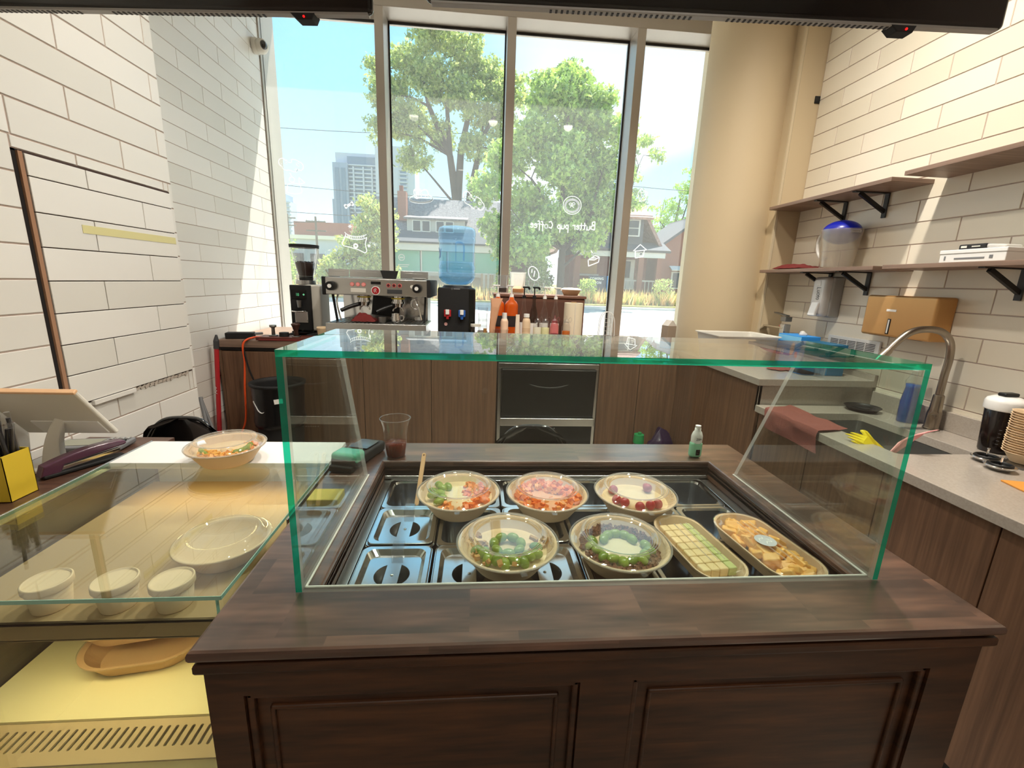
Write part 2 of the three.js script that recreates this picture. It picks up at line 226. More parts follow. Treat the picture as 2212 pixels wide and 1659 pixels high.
// dome security camera on the left wall
{ const o = T('security_camera', 'small cream dome security camera high on the left wall beside the window', 'camera', [XL, 3.2, -4.03], 0);
  P(o, 'mount', [cy(0.055, 0.055, 0.03, 0.022, 0, 0, 28, 0, 0, PI / 2)], M.offwhite);
  P(o, 'housing', [sp(0.052, 0.06, 0, 0, 1, 1, 1, 24)], M.offwhite);
  P(o, 'lens', [sp(0.034, 0.085, 0.0, 0.018, 0.8, 1, 1, 20)], M.blackGloss); }

// ---------------------------------------------------------------- decals on the glass
function stroke(lines, w, x, y, s, rot = 0, flip = false) {
  const g = [], c = Math.cos(rot), n = Math.sin(rot), tp = ([a, b]) => { const p = (flip ? -a : a) * s, q = b * s; return [x + p * c - q * n, y + p * n + q * c]; };
  for (const l of lines) { const p = l.map(tp); for (let i = 0; i < p.length; i++) { const d = new THREE.CircleGeometry(w / 2, 8); g.push(xf(fin(d), p[i][0], p[i][1], 0)); if (i) { const dx = p[i][0] - p[i - 1][0], dy = p[i][1] - p[i - 1][1]; g.push(xf(fin(new THREE.PlaneGeometry(Math.hypot(dx, dy), w)), (p[i][0] + p[i - 1][0]) / 2, (p[i][1] + p[i - 1][1]) / 2, 0, 0, 0, Math.atan2(dy, dx))); } } }
  return g;
}
const arc = (cx, cyy, rx, ry, a0, a1, n = 14) => Array.from({ length: n + 1 }, (_, i) => { const a = (a0 + (a1 - a0) * i / n) * PI / 180; return [cx + rx * Math.cos(a), cyy + ry * Math.sin(a)]; });
const decal = (name, geos, label) => { const o = P(scene, name, geos.map((g) => xf(g, 0, 0, ZG + 0.0055)), M.white2); tag(o, label, 'window decal'); return o; };
const cloud = [[...arc(-0.35, 0.1, 0.15, 0.16, 250, 40, 8), ...arc(-0.05, 0.17, 0.1, 0.06, 160, 380, 8), ...arc(0.1, 0.1, 0.25, 0.14, 110, 30, 6), ...arc(0.36, -0.02, 0.14, 0.16, 80, -80, 8), ...arc(0.1, -0.14, 0.16, 0.1, 0, -140, 8), ...arc(-0.2, -0.1, 0.16, 0.1, -60, -190, 8), ...arc(-0.35, 0.0, 0.06, 0.05, 240, 100, 5)], arc(0.28, 0.06, 0.06, 0.05, 0, 360, 10), arc(0.2, -0.16, 0.05, 0.05, 0, 360, 10), arc(-0.2, 0.1, 0.05, 0.04, 0, 360, 10)];
decal('cloud_decal', stroke(cloud, 0.005, -1.582, 2.392, 0.2), 'thin pale cloud outline drawn on the left window pane');
decal('cloud_decal', stroke(cloud, 0.0075, -0.046, 2.178, 0.21, -0.42), 'bold white cloud outline tilted on the pane above the blue jug');
decal('dessert_decal', stroke([arc(0, -0.35, 0.5, 0.16, 180, 360, 14), [[-0.5, -0.35], [-0.42, -0.2], ...arc(0, -0.05, 0.42, 0.2, 180, 0, 12), [0.5, -0.35]], arc(-0.1, 0.35, 0.17, 0.16, 0, 360, 14), [[-0.08, 0.5], [-0.2, 0.75]], [[0.35, 0.05], [0.35, 0.5], [0.7, 0.2], [0.4, 0.12]]], 0.004, -1.57, 2.235, 0.13), 'thin outline of a dessert dish with cherry on the left window pane');
decal('bone_decal', [...stroke([[[-0.4, -0.2], [0.4, 0.2]]], 0.02, -1.12, 2.1, 0.055), ...[[-0.45, -0.34], [-0.56, -0.12], [0.45, 0.34], [0.56, 0.1]].map(([a, b]) => xf(fin(new THREE.CircleGeometry(0.0125, 14)), -1.12 + a * 0.055, 2.1 + b * 0.055, 0))], 'solid white bone shape stuck on the pane before the yellowish tree');
decal('sack_decal', [...stroke([[[-0.42, 0.32], [-0.5, 0.1], [-0.62, -0.1], [-0.55, -0.22], [-0.4, -0.24], [0.1, -0.36], [0.42, -0.5], [0.5, -0.42], [0.44, -0.1], [0.52, 0.2]], arc(0.05, 0.42, 0.52, 0.2, 190, 330, 12), arc(0.05, 0.28, 0.5, 0.2, 195, 335, 12), ...Array.from({ length: 9 }, (_, i) => [[-0.34 + i * 0.09, 0.3 - Math.sin(i / 8 * PI) * 0.09], [-0.33 + i * 0.09, 0.18 - Math.sin(i / 8 * PI) * 0.09]])], 0.006, -1.078, 1.8, 0.19), xf(fin(new THREE.RingGeometry(0.0095, 0.021, 20)), -1.078, 1.763, 0)], 'white outlined coffee sack with a bean on the pane above the espresso machine');
const star = [0, 1, 2].map((i) => [[Math.cos(i * 1.05), Math.sin(i * 1.05)], [-Math.cos(i * 1.05), -Math.sin(i * 1.05)]]);
decal('star_decal', stroke(star, 0.005, -1.12, 1.924, 0.015), 'tiny white star left of the coffee sack drawing on the pane');
decal('star_decal', stroke(star, 0.005, -0.963, 1.767, 0.013), 'tiny white star right of the coffee sack drawing on the pane');
decal('butter_decal', [...stroke([[[-0.34, 0.28], [-0.3, -0.08], [-0.2, -0.14], [0.1, -0.05]], [[-0.34, 0.28], [-0.1, 0.36], [0.02, 0.3], [-0.2, 0.2], [-0.34, 0.28]], [[-0.2, 0.2], [-0.2, -0.14]], [[0.02, 0.3], [0.05, -0.04]], [...arc(0.22, 0.12, 0.18, 0.2, 180, 0, 10), [0.4, 0], [0.34, -0.08], [0.26, -0.02], [0.18, -0.08], [0.05, -0.04]]], 0.006, -0.506, 2.203, 0.17), ...stroke([arc(0, 0, 1, 0.3, 0, 360, 30)], 0.008, -0.5, 2.182, 0.1, 0.06), ...stroke([arc(0, 0, 1, 0.3, 190, 350, 20)], 0.016, -0.5, 2.178, 0.098, 0.06)], 'white drawing of butter blocks on a plate on the pane before the grey roof');
decal('ring_decal', [...stroke([arc(0, 0, 0.5, 0.46, 0, 360, 30)], 0.006, 0.842, 2.19, 0.165), ...stroke([arc(0, 0, 0.38, 0.32, 0, 360, 26)], 0.016, 0.842, 2.186, 0.165), ...stroke([arc(0.08, 0.08, 0.08, 0.06, 0, 360, 8), arc(-0.1, 0.06, 0.08, 0.06, 0, 360, 8), [[0, 0], [0.08, -0.12]], [[0, 0], [-0.1, -0.1]]], 0.006, 0.842, 2.19, 0.165)], 'round white ring badge with a small flower on the pane above the lettering');
decal('cake_decal', stroke([[[-0.5, 0.1], [-0.42, -0.42], [0.44, -0.05], [0.5, 0.38], [0.1, 0.5], [-0.5, 0.1]], [[-0.5, 0.12], [0.05, 0.12], [0.5, 0.38]], [[-0.3, 0.24], [0.15, 0.3]], arc(-0.12, 0.6, 0.09, 0.08, 0, 360, 10), [[-0.14, 0.68], [-0.3, 0.9]]], 0.008, 1.076, 1.712, 0.105), 'small white slice of cake drawn on the pane before the boarded window');
decal('cookie_decal', stroke([arc(0, 0, 0.36, 0.52, 0, 360, 26), [[-0.1, 0.12], [0.0, 0.3]], [[0.04, -0.06], [0.14, 0.12]], [[-0.06, -0.2], [0.02, -0.06]]], 0.008, 0.52, 1.583, 0.125, 0.45), 'white oval biscuit outline drawn on the pane before the shed');
decal('house_decal', [...stroke([[[-0.36, 0.05], [-0.3, -0.48], [0.28, -0.36], [0.34, 0.12]], [[-0.5, 0.02], [-0.02, 0.5], [0.5, 0.14], [-0.4, 0.0]]], 0.007, 1.508, 1.817, 0.125), ...stroke([arc(0, 0, 0.3, 0.5, 0, 180, 10), [[-0.2, 0.1], [0.2, 0.1]]], 0.012, 1.52, 1.785, 0.03)], 'little white dog-house outline drawn on the right window pane');
decal('cup_decal', stroke([[[-0.3, 0.2], [-0.1, 0.55], [0.5, 0.3], [0.42, -0.3], [-0.1, -0.45], [-0.3, 0.2]], [[-0.1, 0.55], [0.1, -0.2], [-0.1, -0.45]], arc(0.2, 0.1, 0.2, 0.22, 0, 360, 14)], 0.005, 1.47, 2.3, 0.11), 'faint white cup sketch drawn high on the right window pane');
{ // handwriting, read from the street
  const F = { B: [0.62, [[[0, 0], [0, 1]], [[0, 1], [0.34, 0.93], [0.36, 0.66], [0, 0.54], [0.44, 0.46], [0.46, 0.12], [0, 0]]]], u: [0.5, [[[0, 0.5], [0.02, 0.12], [0.16, 0], [0.32, 0.14], [0.36, 0.5]], [[0.36, 0.5], [0.38, 0]]]], t: [0.42, [[[0.16, 0.8], [0.16, 0.1], [0.3, 0.02]], [[0, 0.52], [0.34, 0.52]]]], e: [0.48, [[[0, 0.26], [0.34, 0.3], [0.26, 0.5], [0.06, 0.44], [0, 0.2], [0.12, 0], [0.36, 0.06]]]], r: [0.42, [[[0.04, 0.5], [0.04, 0]], [[0.04, 0.3], [0.18, 0.5], [0.34, 0.44]]]], p: [0.52, [[[0.04, 0.5], [0.04, -0.4]], [[0.04, 0.36], [0.24, 0.5], [0.38, 0.26], [0.24, 0.02], [0.04, 0.1]]]], C: [0.6, [[[0.46, 0.72], [0.2, 0.8], [0, 0.4], [0.16, 0.02], [0.46, 0.1]]]], o: [0.52, [arc(0.2, 0.24, 0.19, 0.24, 0, 360, 12)]], f: [0.4, [[[0.34, 0.76], [0.18, 0.8], [0.12, 0.6], [0.12, -0.3]], [[-0.02, 0.42], [0.3, 0.44]]]], ' ': [0.45, []] };
  const txt = 'Butter pup Coffee', w = [...txt].reduce((s, c) => s + F[c][0], 0), k = 0.6 / w, g = []; let at = 0; const r = rng(3);
  for (const c of txt) { const [a, l] = F[c]; if (l.length) g.push(...stroke(l, 0.0085, 1.063 - at * k, 1.985 + (r() - 0.5) * 0.006, k, 0, true)); at += a; }
  decal('lettering_decal', g, 'white handwritten shop name seen mirrored on the middle window pane');
}
// ---------------------------------------------------------------- outside
const X = {
  asphalt: std(0xa6a39f, 0.9), concrete: std(0xc9c4ba, 0.9), grass: std(0x8f8a4c, 1), roof: std(0xffffff, 0.9, 0, { map: dtex(128, 128, speck([96, 92, 94], [142, 138, 138], 30, 31), [0.5, 0.5]) }), roofRed: std(0xffffff, 0.9, 0, { map: dtex(128, 128, speck([150, 112, 100], [186, 150, 136], 24, 33), [0.4, 0.4]) }), roofDark: std(0x55565a, 0.9),
  siding: std(0xb4aea4, 0.8), trimW: std(0xd8d4ca, 0.7), glassD: phy(0x33393c, 0.12), teal: phy(0x6fb09a, 0.15), brick: std(0x7a4436, 0.9), brickL: std(0x93604e, 0.9), shed: std(0x4d332b, 0.9), board: std(0xa9814a, 0.9), fenceM: std(0x9c8468, 0.9),
  bark: std(0x4b4034, 0.95), leaf: phy(0xffffff, 0.9, { transmission: 0.55, thickness: 0 }), towerA: std(0x7f93ab, 0.5), towerB: std(0xa9b4c2, 0.6), towerG: phy(0x5f7890, 0.2), pole: std(0x6a6158, 0.9), wire: std(0x3a3d42, 0.8), signB: null,
};
S('ground_street', bb(-160, 160, -0.3, -0.12, -30.6, -4.45), X.asphalt);
S('ground_pavement', bb(-60, 60, -0.3, -0.06, -7.2, -4.45), X.concrete);
S('ground_kerb', bb(-120, 120, -0.3, 0.02, -31.5, -30.6), X.concrete);
S('ground_lawn', bb(-400, 400, -0.5, 0.1, -620, -31.5), X.grass);
const g0 = 0.1;
function leafGeo(s) { const g = new THREE.BufferGeometry(), p = [0, 0, 0, 0.32, 0.06, 0.42, 0, 0, 1, 0, 0, 0, 0, 0, 1, -0.32, 0.06, 0.42, 0.1, 0.05, 0.1, 0.75, 0, 0.35, 0.5, 0.1, 0.75, -0.1, 0.05, 0.1, -0.5, 0.1, 0.75, -0.75, 0, 0.35]; g.setAttribute('position', new THREE.BufferAttribute(new Float32Array(p.map((v) => v * s)), 3)); g.computeVertexNormals(); return fin(g); }
function foliage(parent, n, s, place, cols, seed) {
  const im = new THREE.InstancedMesh(leafGeo(s), X.leaf, n), r = rng(seed), m = new THREE.Matrix4(), q = new THREE.Quaternion(), e = new THREE.Euler(), c = new THREE.Color();
  for (let i = 0; i < n; i++) { const p = place(r); e.set(r() * 6.28, r() * 6.28, r() * 6.28); q.setFromEuler(e); const k = 0.7 + r() * 0.7; m.compose(p, q, V3(k, k, k)); im.setMatrixAt(i, m); const a = cols[(r() * cols.length) | 0], b = cols[(r() * cols.length) | 0], t = r(); im.setColorAt(i, c.setRGB(a[0] + (b[0] - a[0]) * t, a[1] + (b[1] - a[1]) * t, a[2] + (b[2] - a[2]) * t)); }
  im.name = 'foliage'; im.userData.kind = 'stuff'; im.castShadow = im.receiveShadow = true; parent.add(im); return im;
}
// a tree: limbs grow toward blobs [x, y, z, r] of foliage in the tree's own frame
function tree(label, pos, trunk, blobs, n, leaf, cols, seed, k = 1) {
  const o = T('tree', label, 'tree', pos, 0, 'trees across the street'), r = rng(seed), g = []; o.scale.setScalar(k);
  for (const t of trunk) for (let i = 0; i + 1 < t.length; i++) g.push(rod(t[i].slice(0, 3), t[i + 1].slice(0, 3), t[i][3], t[i + 1][3], 8));
  const nodes = trunk.flatMap((t) => t.slice(1));
  for (const b of blobs) { let best = nodes[0], d = 1e9; for (const q of nodes) { const e = (q[0] - b[0]) ** 2 + (q[1] - b[1]) ** 2 + (q[2] - b[2]) ** 2 + (q[1] > b[1] ? 30 : 0); if (e < d) { d = e; best = q; } } const mid = [(best[0] + b[0]) / 2 + (r() - 0.5), (best[1] + b[1]) / 2 + r() * 0.4, (best[2] + b[2]) / 2]; const w = Math.min(best[3] * 0.6, 0.14); g.push(rod(best, mid, w, w * 0.7, 6), rod(mid, b, w * 0.7, w * 0.35, 6)); for (let i = 0; i < 5; i++) g.push(rod(b, [b[0] + (r() - 0.5) * b[3] * 1.7, b[1] + (r() - 0.3) * b[3] * 1.4, b[2] + (r() - 0.5) * b[3] * 1.5], w * 0.35, 0.015, 5)); }
  P(o, 'trunk', g, X.bark);
  const vol = blobs.map((b) => b[3] ** 2.4), tot = vol.reduce((a, b) => a + b, 0);
  // leaves gather in small clusters so that sky shows between them
  const cl = []; for (const [i, b] of blobs.entries()) for (let k = 0; k < Math.max(6, n / 34 * vol[i] / tot); k++) { const a = r() * 6.28, h = r() * 2 - 1, d = b[3] * Math.pow(r(), 0.4), s = Math.sqrt(1 - h * h); cl.push([b[0] + Math.cos(a) * s * d, b[1] + h * d * 0.85, b[2] + Math.sin(a) * s * d]); }
  foliage(o, n, leaf, (q) => { const c = cl[(q() * cl.length) | 0], k = leaf * 3.0; return V3(c[0] + (q() + q() - 1) * k, c[1] + (q() + q() - 1) * k * 0.7, c[2] + (q() + q() - 1) * k); }, cols, seed + 1);
  return o;
}
const G1 = [[0.32, 0.42, 0.1], [0.5, 0.6, 0.14], [0.72, 0.76, 0.3], [0.2, 0.28, 0.08]], G2 = [[0.32, 0.48, 0.08], [0.5, 0.68, 0.12], [0.7, 0.82, 0.24], [0.18, 0.28, 0.07]], GY = [[0.5, 0.46, 0.05], [0.3, 0.36, 0.05], [0.6, 0.5, 0.08]];
{ const b = []; const r = rng(21); // the tall tree behind the grey house
  for (const [x, y, q] of [[-7.3, 17.5, 1.7], [-7.6, 14.6, 1.6], [-5.6, 20, 2.0], [-5.2, 15.5, 2.0], [-5.0, 12.4, 1.5], [-3.2, 22, 2.0], [-2.9, 18.5, 2.1], [-2.6, 14.6, 1.5], [-0.6, 21.2, 2.2], [-0.4, 17.2, 2.0], [1.6, 19.6, 2.0], [2.2, 16.2, 1.8], [3.6, 18, 1.8], [3.4, 13.6, 1.7], [-8.6, 19.6, 1.0], [0.8, 13.2, 1.5]]) b.push([x, y - g0, (r() - 0.5) * 3, q]);
  tree('tall leafy maple with forked dark limbs rising behind the grey-roofed house', [-1.09, g0, -49], [[[-1.0, 0, 0, 0.5], [-1.0, 8, 0, 0.42], [-1.7, 12.5, 0, 0.3], [-3.6, 16.5, 0, 0.2], [-4.4, 19.5, 0, 0.12]], [[-1.0, 8, 0, 0.4], [-0.7, 13, 0, 0.3], [0.3, 17.5, 0, 0.18]], [[-1.7, 12.5, 0, 0.26], [-2.0, 17, 0.5, 0.16]], [[0.0, 0, 0.6, 0.42], [0.2, 9, 0.6, 0.34], [1.2, 14, 0.5, 0.2], [2.6, 16.5, 0, 0.14]]], b.map((q) => [q[0], q[1], q[2], q[3]]), 30000, 0.22, G1, 41, 1.09); }
{ const b = []; const r = rng(22); // the street tree
  for (const [x, y, q] of [[-5.0, 6.8, 1.0], [-4.0, 4.6, 1.1], [-3.6, 8.6, 1.2], [-2.4, 6.2, 1.4], [-2.0, 10.0, 1.4], [-2.2, 3.6, 1.2], [-0.4, 12.2, 1.5], [-0.4, 8.4, 1.6], [-0.6, 4.9, 1.3], [1.0, 10.4, 1.6], [1.2, 6.6, 1.5], [-1.6, 12.6, 1.2], [2.4, 8.6, 1.3], [2.6, 5.6, 1.1], [0.2, 13.4, 1.0], [3.2, 10.4, 1.0], [1.8, 12.2, 1.0], [-3.4, 3.2, 0.9], [1.6, 3.9, 0.8], [3.4, 6.9, 0.7]]) b.push([x, y, (r() - 0.5) * 2.4, q]);
  tree('bright green street tree with one straight trunk before the brick house', [5.96, g0, -32], [[[0, 0, 0, 0.24], [0, 3.4, 0, 0.21], [-0.2, 7, 0, 0.15], [-0.1, 11, 0, 0.08]], [[0, 3.2, 0, 0.14], [1.6, 5.4, 0, 0.08], [2.2, 8, 0, 0.05]], [[0, 2.2, 0, 0.1], [1.4, 3.6, 0.2, 0.06]], [[-0.1, 5, 0, 0.12], [-2.2, 7.5, 0, 0.07]], [[0, 3.6, 0, 0.1], [-2.2, 4.4, 0, 0.06]]], b, 30000, 0.22, G2, 42, 1.1); }
tree('dark green tree with yellow tips left of the window mullion', [-8.0, g0, -32.4], [[[0, 0, 0, 0.2], [0, 3, 0, 0.14], [0.4, 5.5, 0, 0.06]]], [[-1.6, 1.8, 0, 1.0], [-0.6, 3.0, 0, 1.1], [0.6, 2.2, 0.3, 1.2], [0.3, 4.4, 0, 1.0], [1.4, 3.8, 0, 1.0], [-0.6, 1.4, 0.4, 1.0], [-2.3, 1.2, 0, 0.7], [1.5, 1.6, 0, 0.9], [0.6, 5.6, 0, 0.7], [1.6, 5.2, 0, 0.6]], 11000, 0.14, [...G1, ...GY.slice(0, 1)], 43, 1.08);
tree('small light green roadside tree by the left window edge', [-13.2, g0, -32.4], [[[0, 0, 0, 0.1], [0, 2, 0, 0.05]]], [[0, 2.2, 0, 0.9], [0.2, 3.2, 0, 0.7], [0.2, 1.3, 0, 0.6]], 1500, 0.13, G2, 44);
tree('hazy lime green tree far right beyond the brick houses', [26, g0, -60], [[[0, 0, 0, 0.4], [0, 8, 0, 0.25], [0.5, 13, 0, 0.1]]], [[-2, 10, 0, 3], [1.6, 12.6, 0, 3], [3.4, 8.6, 0, 3], [0, 6.4, 1, 3], [-3.4, 6.6, 0, 2.4], [3, 15.4, 0, 2.4]], 7000, 0.22, [[0.42, 0.6, 0.06], [0.3, 0.5, 0.06]], 45);
tree('grey green slender tree behind the right window mullion', [15.2, g0, -50], [[[0, 0, 0, 0.3], [0, 9, 0, 0.2], [0.4, 12, 0, 0.1]]], [[-1, 11.4, 0, 1.7], [0.6, 13.6, 0, 1.6], [1.4, 10.4, 0, 1.7], [-0.6, 8.4, 0, 1.7], [0.9, 15.4, 0, 1.0], [1.6, 8, 0, 1.4]], 4500, 0.18, [[0.2, 0.3, 0.16], [0.28, 0.38, 0.2]], 46);
tree('overhanging leafy bough high on the right of the street tree', [10.2, g0, -32], [[[0, 0, 0, 0.07], [0, 5.5, 0, 0.05], [0.6, 8, 0, 0.03]]], [[0.2, 7.6, 0, 0.7], [1.5, 8.6, 0, 0.5], [0.4, 5.8, 0, 0.7], [0.8, 9.2, 0, 0.4]], 1200, 0.14, G2, 47, 1.18);
tree('dark green tree crowding behind the shed and the street tree', [5.2, g0, -49], [[[0, 0, 0, 0.25], [0, 4, 0, 0.16], [0, 7, 0, 0.08]]], [[-2, 2.6, 0, 2], [0.6, 3.2, 0, 2.2], [-1, 5.6, 0, 2], [1.6, 6.6, 0, 2], [-3.4, 4.6, 0, 1.6], [0.2, 8.4, 0, 1.6]], 7000, 0.2, [[0.12, 0.2, 0.05], [0.22, 0.32, 0.08]], 48);
tree('low bushy green tree filling the gap between the two houses', [5.0, g0, -41], [[[0, 0, 0, 0.15], [0, 3, 0, 0.08]]], [[-0.7, 1.6, 0, 1.1], [0.7, 1.5, 0, 1.1], [0, 3.2, 0, 1.2], [0.5, 4.6, 0, 0.9]], 2600, 0.18, [[0.16, 0.26, 0.06], [0.28, 0.4, 0.1]], 49);
// shrubs and dry verge grass
const vg = T('verge_grass', 'strip of dry yellow grass and weeds along the far kerb', 'grass', [0, g0, -34.5]); vg.userData.kind = 'stuff';
{ const bl = new THREE.BufferGeometry(); bl.setAttribute('position', new THREE.BufferAttribute(new Float32Array([-0.05, 0, 0, 0.05, 0, 0, 0.12, 1, 0.05, -0.03, 0, 0.05, 0.05, 0, -0.04, -0.14, 0.8, 0]), 3)); bl.computeVertexNormals(); fin(bl);
  const n = 5200, im = new THREE.InstancedMesh(bl, X.leaf, n), r = rng(61), m = new THREE.Matrix4(), c = new THREE.Color(); for (let i = 0; i < n; i++) { const x = -18 + r() * 40; m.compose(V3(x, 0, (r() - 0.4) * 2.6), new THREE.Quaternion().setFromEuler(new THREE.Euler((r() - 0.5) * 0.7, r() * 6.28, (r() - 0.5) * 0.7)), V3(1.3, 0.5 + r() * 0.8, 1.3)); im.setMatrixAt(i, m); const t = r(); im.setColorAt(i, t < 0.25 ? c.setRGB(0.36, 0.42, 0.1) : c.setRGB(0.72 + r() * 0.15, 0.52 + r() * 0.14, 0.2 + r() * 0.1)); } im.name = 'blades'; im.userData.kind = 'stuff'; vg.add(im); }
function shrub(label, pos, r0, h, n, cols, seed) { const o = T('shrub', label, 'shrub', pos, 0, 'shrubs across the street'), q = rng(seed), g = []; for (let i = 0; i < 6; i++) g.push(rod([0, 0, 0], [(q() - 0.5) * r0 * 1.6, h * (0.5 + q() * 0.4), (q() - 0.5) * r0], 0.03, 0.012, 5)); P(o, 'stems', g, X.bark); foliage(o, n, 0.1, (p) => { const a = p() * 6.28, d = Math.sqrt(p()) * r0; const y = p(); return V3(Math.cos(a) * d * (1 - y * 0.5), 0.1 + y * h, Math.sin(a) * d * 0.7); }, cols, seed + 1); }
shrub('bushy green shrub left of the blue sign across the street', [8.4, g0, -33.9], 1.1, 1.7, 900, G2, 71);
shrub('tall pale weed bush on the verge before the brick porch', [14.4, g0, -33.9], 1.2, 1.9, 800, [[0.5, 0.55, 0.2], [0.4, 0.5, 0.15]], 72);
shrub('low leafy bush behind the plank fence', [1.9, g0, -32.5], 1.0, 2.4, 900, G1, 73);
shrub('dark green shrub at the foot of the street tree', [4.3, g0, -33], 1.4, 3.0, 1300, [[0.06, 0.12, 0.03], [0.12, 0.2, 0.04]], 74);

// grey-roofed house with a dormer and a teal shopfront
const prism = (pts, z0, z1) => xf(ex(poly(pts), z1 - z0), 0, 0, z0);
{ const o = T('grey_house', 'grey house with shingle roof, long dormer and teal shopfront windows', 'house', [-3.4, g0, -38]), y = (v) => v - g0;
  P(o, 'wall', [bb(-5.6, 5.2, 0, y(4.5), -7, -0.2)], X.siding);
  P(o, 'roof', [bx(11.4, 0.22, 5.4, -0.2, y(6.5), -2.35, 0.75, 0, 0)], X.roof);
  P(o, 'roof_back', [bx(11.4, 0.22, 5.4, -0.2, y(6.5), -6.25, -0.75, 0, 0)], X.roof);
  P(o, 'gable', [xf(prism([[-7.6, y(4.5)], [-0.5, y(4.5)], [-4.05, y(8.0)]], 0, 0.15), 0, 0, 0, 0, -PI / 2, 0)].map((g) => xf(g, 5.1, 0, -7.6)), X.siding);
  const d = P(o, 'dormer', [bb(-2.4, 2.3, y(5.1), y(6.35), -2.6, -0.5)], X.siding); P(o, 'dormer_roof', bx(5.2, 0.14, 3.4, -0.05, y(6.6), -2.0, 0.2, 0, 0), X.roof);
  for (const x of [-1.6, -0.85, 0.3, 1.05]) { const w = P(o, 'window', [bb(x - 0.36, x + 0.36, y(5.25), y(6.15), -0.5, -0.42)], X.trimW); P(w, 'pane', bb(x - 0.29, x + 0.29, y(5.32), y(6.08), -0.43, -0.4), X.glassD); }
  P(o, 'lower_roof', bx(11, 0.16, 1.6, -0.2, y(4.78), 0.1, 0.62, 0, 0), X.roofDark);
  P(o, 'fascia', bb(-5.7, 5.1, y(3.72), y(4.4), 0.35, 0.6), X.trimW);
  P(o, 'sill', bb(-5.6, 5.1, y(1.75), y(2.02), 0.2, 0.5), X.siding);
  for (let i = 0; i < 5; i++) { const x = -5.5 + i * 2.15, w = P(o, 'shop_window', [bb(x, x + 2.15, y(2.02), y(2.1), 0.2, 0.42), bb(x, x + 0.09, y(2.02), y(3.7), 0.2, 0.42)], X.trimW); P(w, 'pane', bb(x + 0.09, x + 2.06, y(2.02), y(3.7), 0.2, 0.3), X.teal); }
  P(o, 'shop_emblem', [xf(fin(new THREE.RingGeometry(0.2, 0.27, 24)), -2.75, y(3.12), 0.31), xf(fin(new THREE.PlaneGeometry(0.3, 0.1)), -2.75, y(3.12), 0.31), xf(fin(new THREE.PlaneGeometry(0.9, 0.06)), -2.6, y(2.55), 0.31), xf(fin(new THREE.PlaneGeometry(0.7, 0.05)), -2.6, y(2.4), 0.31)], X.trimW);
  const c = P(o, 'chimney', bb(-3.3, -2.6, y(6.2), y(8.5), -2.6, -1.6), X.brickL); P(c, 'chimney_pot', bb(-3.2, -2.9, y(8.5), y(9.0), -2.3, -2.0), X.brick); }
// brick house with a gambrel roof and porch
{ const o = T('brick_house', 'brick house with pink shingle gambrel roof, porch and boarded window', 'house', [11.3, g0, -38]), y = (v) => v - g0;
  P(o, 'wall', bb(-3.3, 3.6, 0, y(4.0), -7, -1.2), X.brick);
  P(o, 'upper_wall', bb(-2.7, 2.7, y(4.0), y(7.2), -7, -0.3), X.roofDark);
  P(o, 'roof', [bx(6.6, 0.2, 3.6, 0, y(7.75), -1.4, 0.42, 0, 0), bb(-3.3, 3.3, y(7.0), y(7.3), -6.5, -0.0)], X.roofRed);
  P(o, 'roof_side', bx(0.25, 3.6, 7, 3.85, y(5.6), -3.6, 0, 0, 0.55), X.roofRed); P(o, 'roof_side', bx(0.25, 3.6, 7, -3.85, y(5.6), -3.6, 0, 0, -0.55), X.roofRed);
  P(o, 'porch_roof', bx(8.4, 0.2, 2.0, 0.6, y(4.75), 0.0, 0.4, 0, 0), X.roofDark);
  P(o, 'porch_fascia', bb(-3.3, 4.4, y(3.85), y(4.3), 0.4, 0.8), X.trimW);
  for (const x of [-3.0, 2.4, 4.0]) P(o, 'porch_post', bb(x - 0.22, x + 0.22, 0, y(3.85), 0.3, 0.75), X.brickL);
  const w = P(o, 'window', bb(1.2, 2.35, y(5.6), y(6.95), -0.3, -0.15), X.trimW); P(w, 'pane', [bb(1.35, 2.2, y(5.7), y(6.22), -0.15, -0.1), bb(1.35, 2.2, y(6.3), y(6.85), -0.15, -0.1)], X.glassD);
  P(o, 'boarded_window', bb(-2.5, -0.85, y(2.45), y(3.7), -1.2, -1.1), X.board); P(o, 'window_sill', bb(-2.7, -0.7, y(2.25), y(2.42), -1.2, -0.95), X.siding);
  const d = P(o, 'door', bb(1.3, 2.5, y(1.2), y(3.75), -1.2, -1.05), X.trimW); P(d, 'pane', [bb(1.5, 2.1, y(2.2), y(3.6), -1.05, -1.0)], X.glassD);
  P(o, 'porch_rail', [bb(0.2, 4.3, y(1.9), y(2.02), 0.5, 0.6), ...Array.from({ length: 12 }, (_, i) => bb(0.3 + i * 0.33, 0.36 + i * 0.33, y(1.0), y(1.95), 0.52, 0.58))], X.siding); }
{ const o = T('brick_house', 'plain dark brick gabled house at far right beside the column', 'house', [19.4, g0, -40]), y = (v) => v - g0;
  P(o, 'wall', [prism([[-3, 0], [4, 0], [4, y(5.2)], [0.6, y(7.9)], [-3, y(5.2)]], -7, 0)], X.brickL);
  P(o, 'roof', [bx(0.2, 4.8, 7.6, -1.25, y(6.5), -3.4, 0, 0, -0.93), bx(0.2, 4.8, 7.6, 2.4, y(6.5), -3.4, 0, 0, 0.93)], X.roofDark);
  P(o, 'awning', bx(1.7, 0.1, 0.8, -1.2, y(3.2), 0.3, 0.5, 0, 0), X.trimW); const w = P(o, 'window', bb(-1.8, -0.7, y(1.4), y(2.9), 0, 0.08), X.trimW); P(w, 'pane', bb(-1.65, -0.85, y(1.5), y(2.8), 0.08, 0.12), X.glassD); }
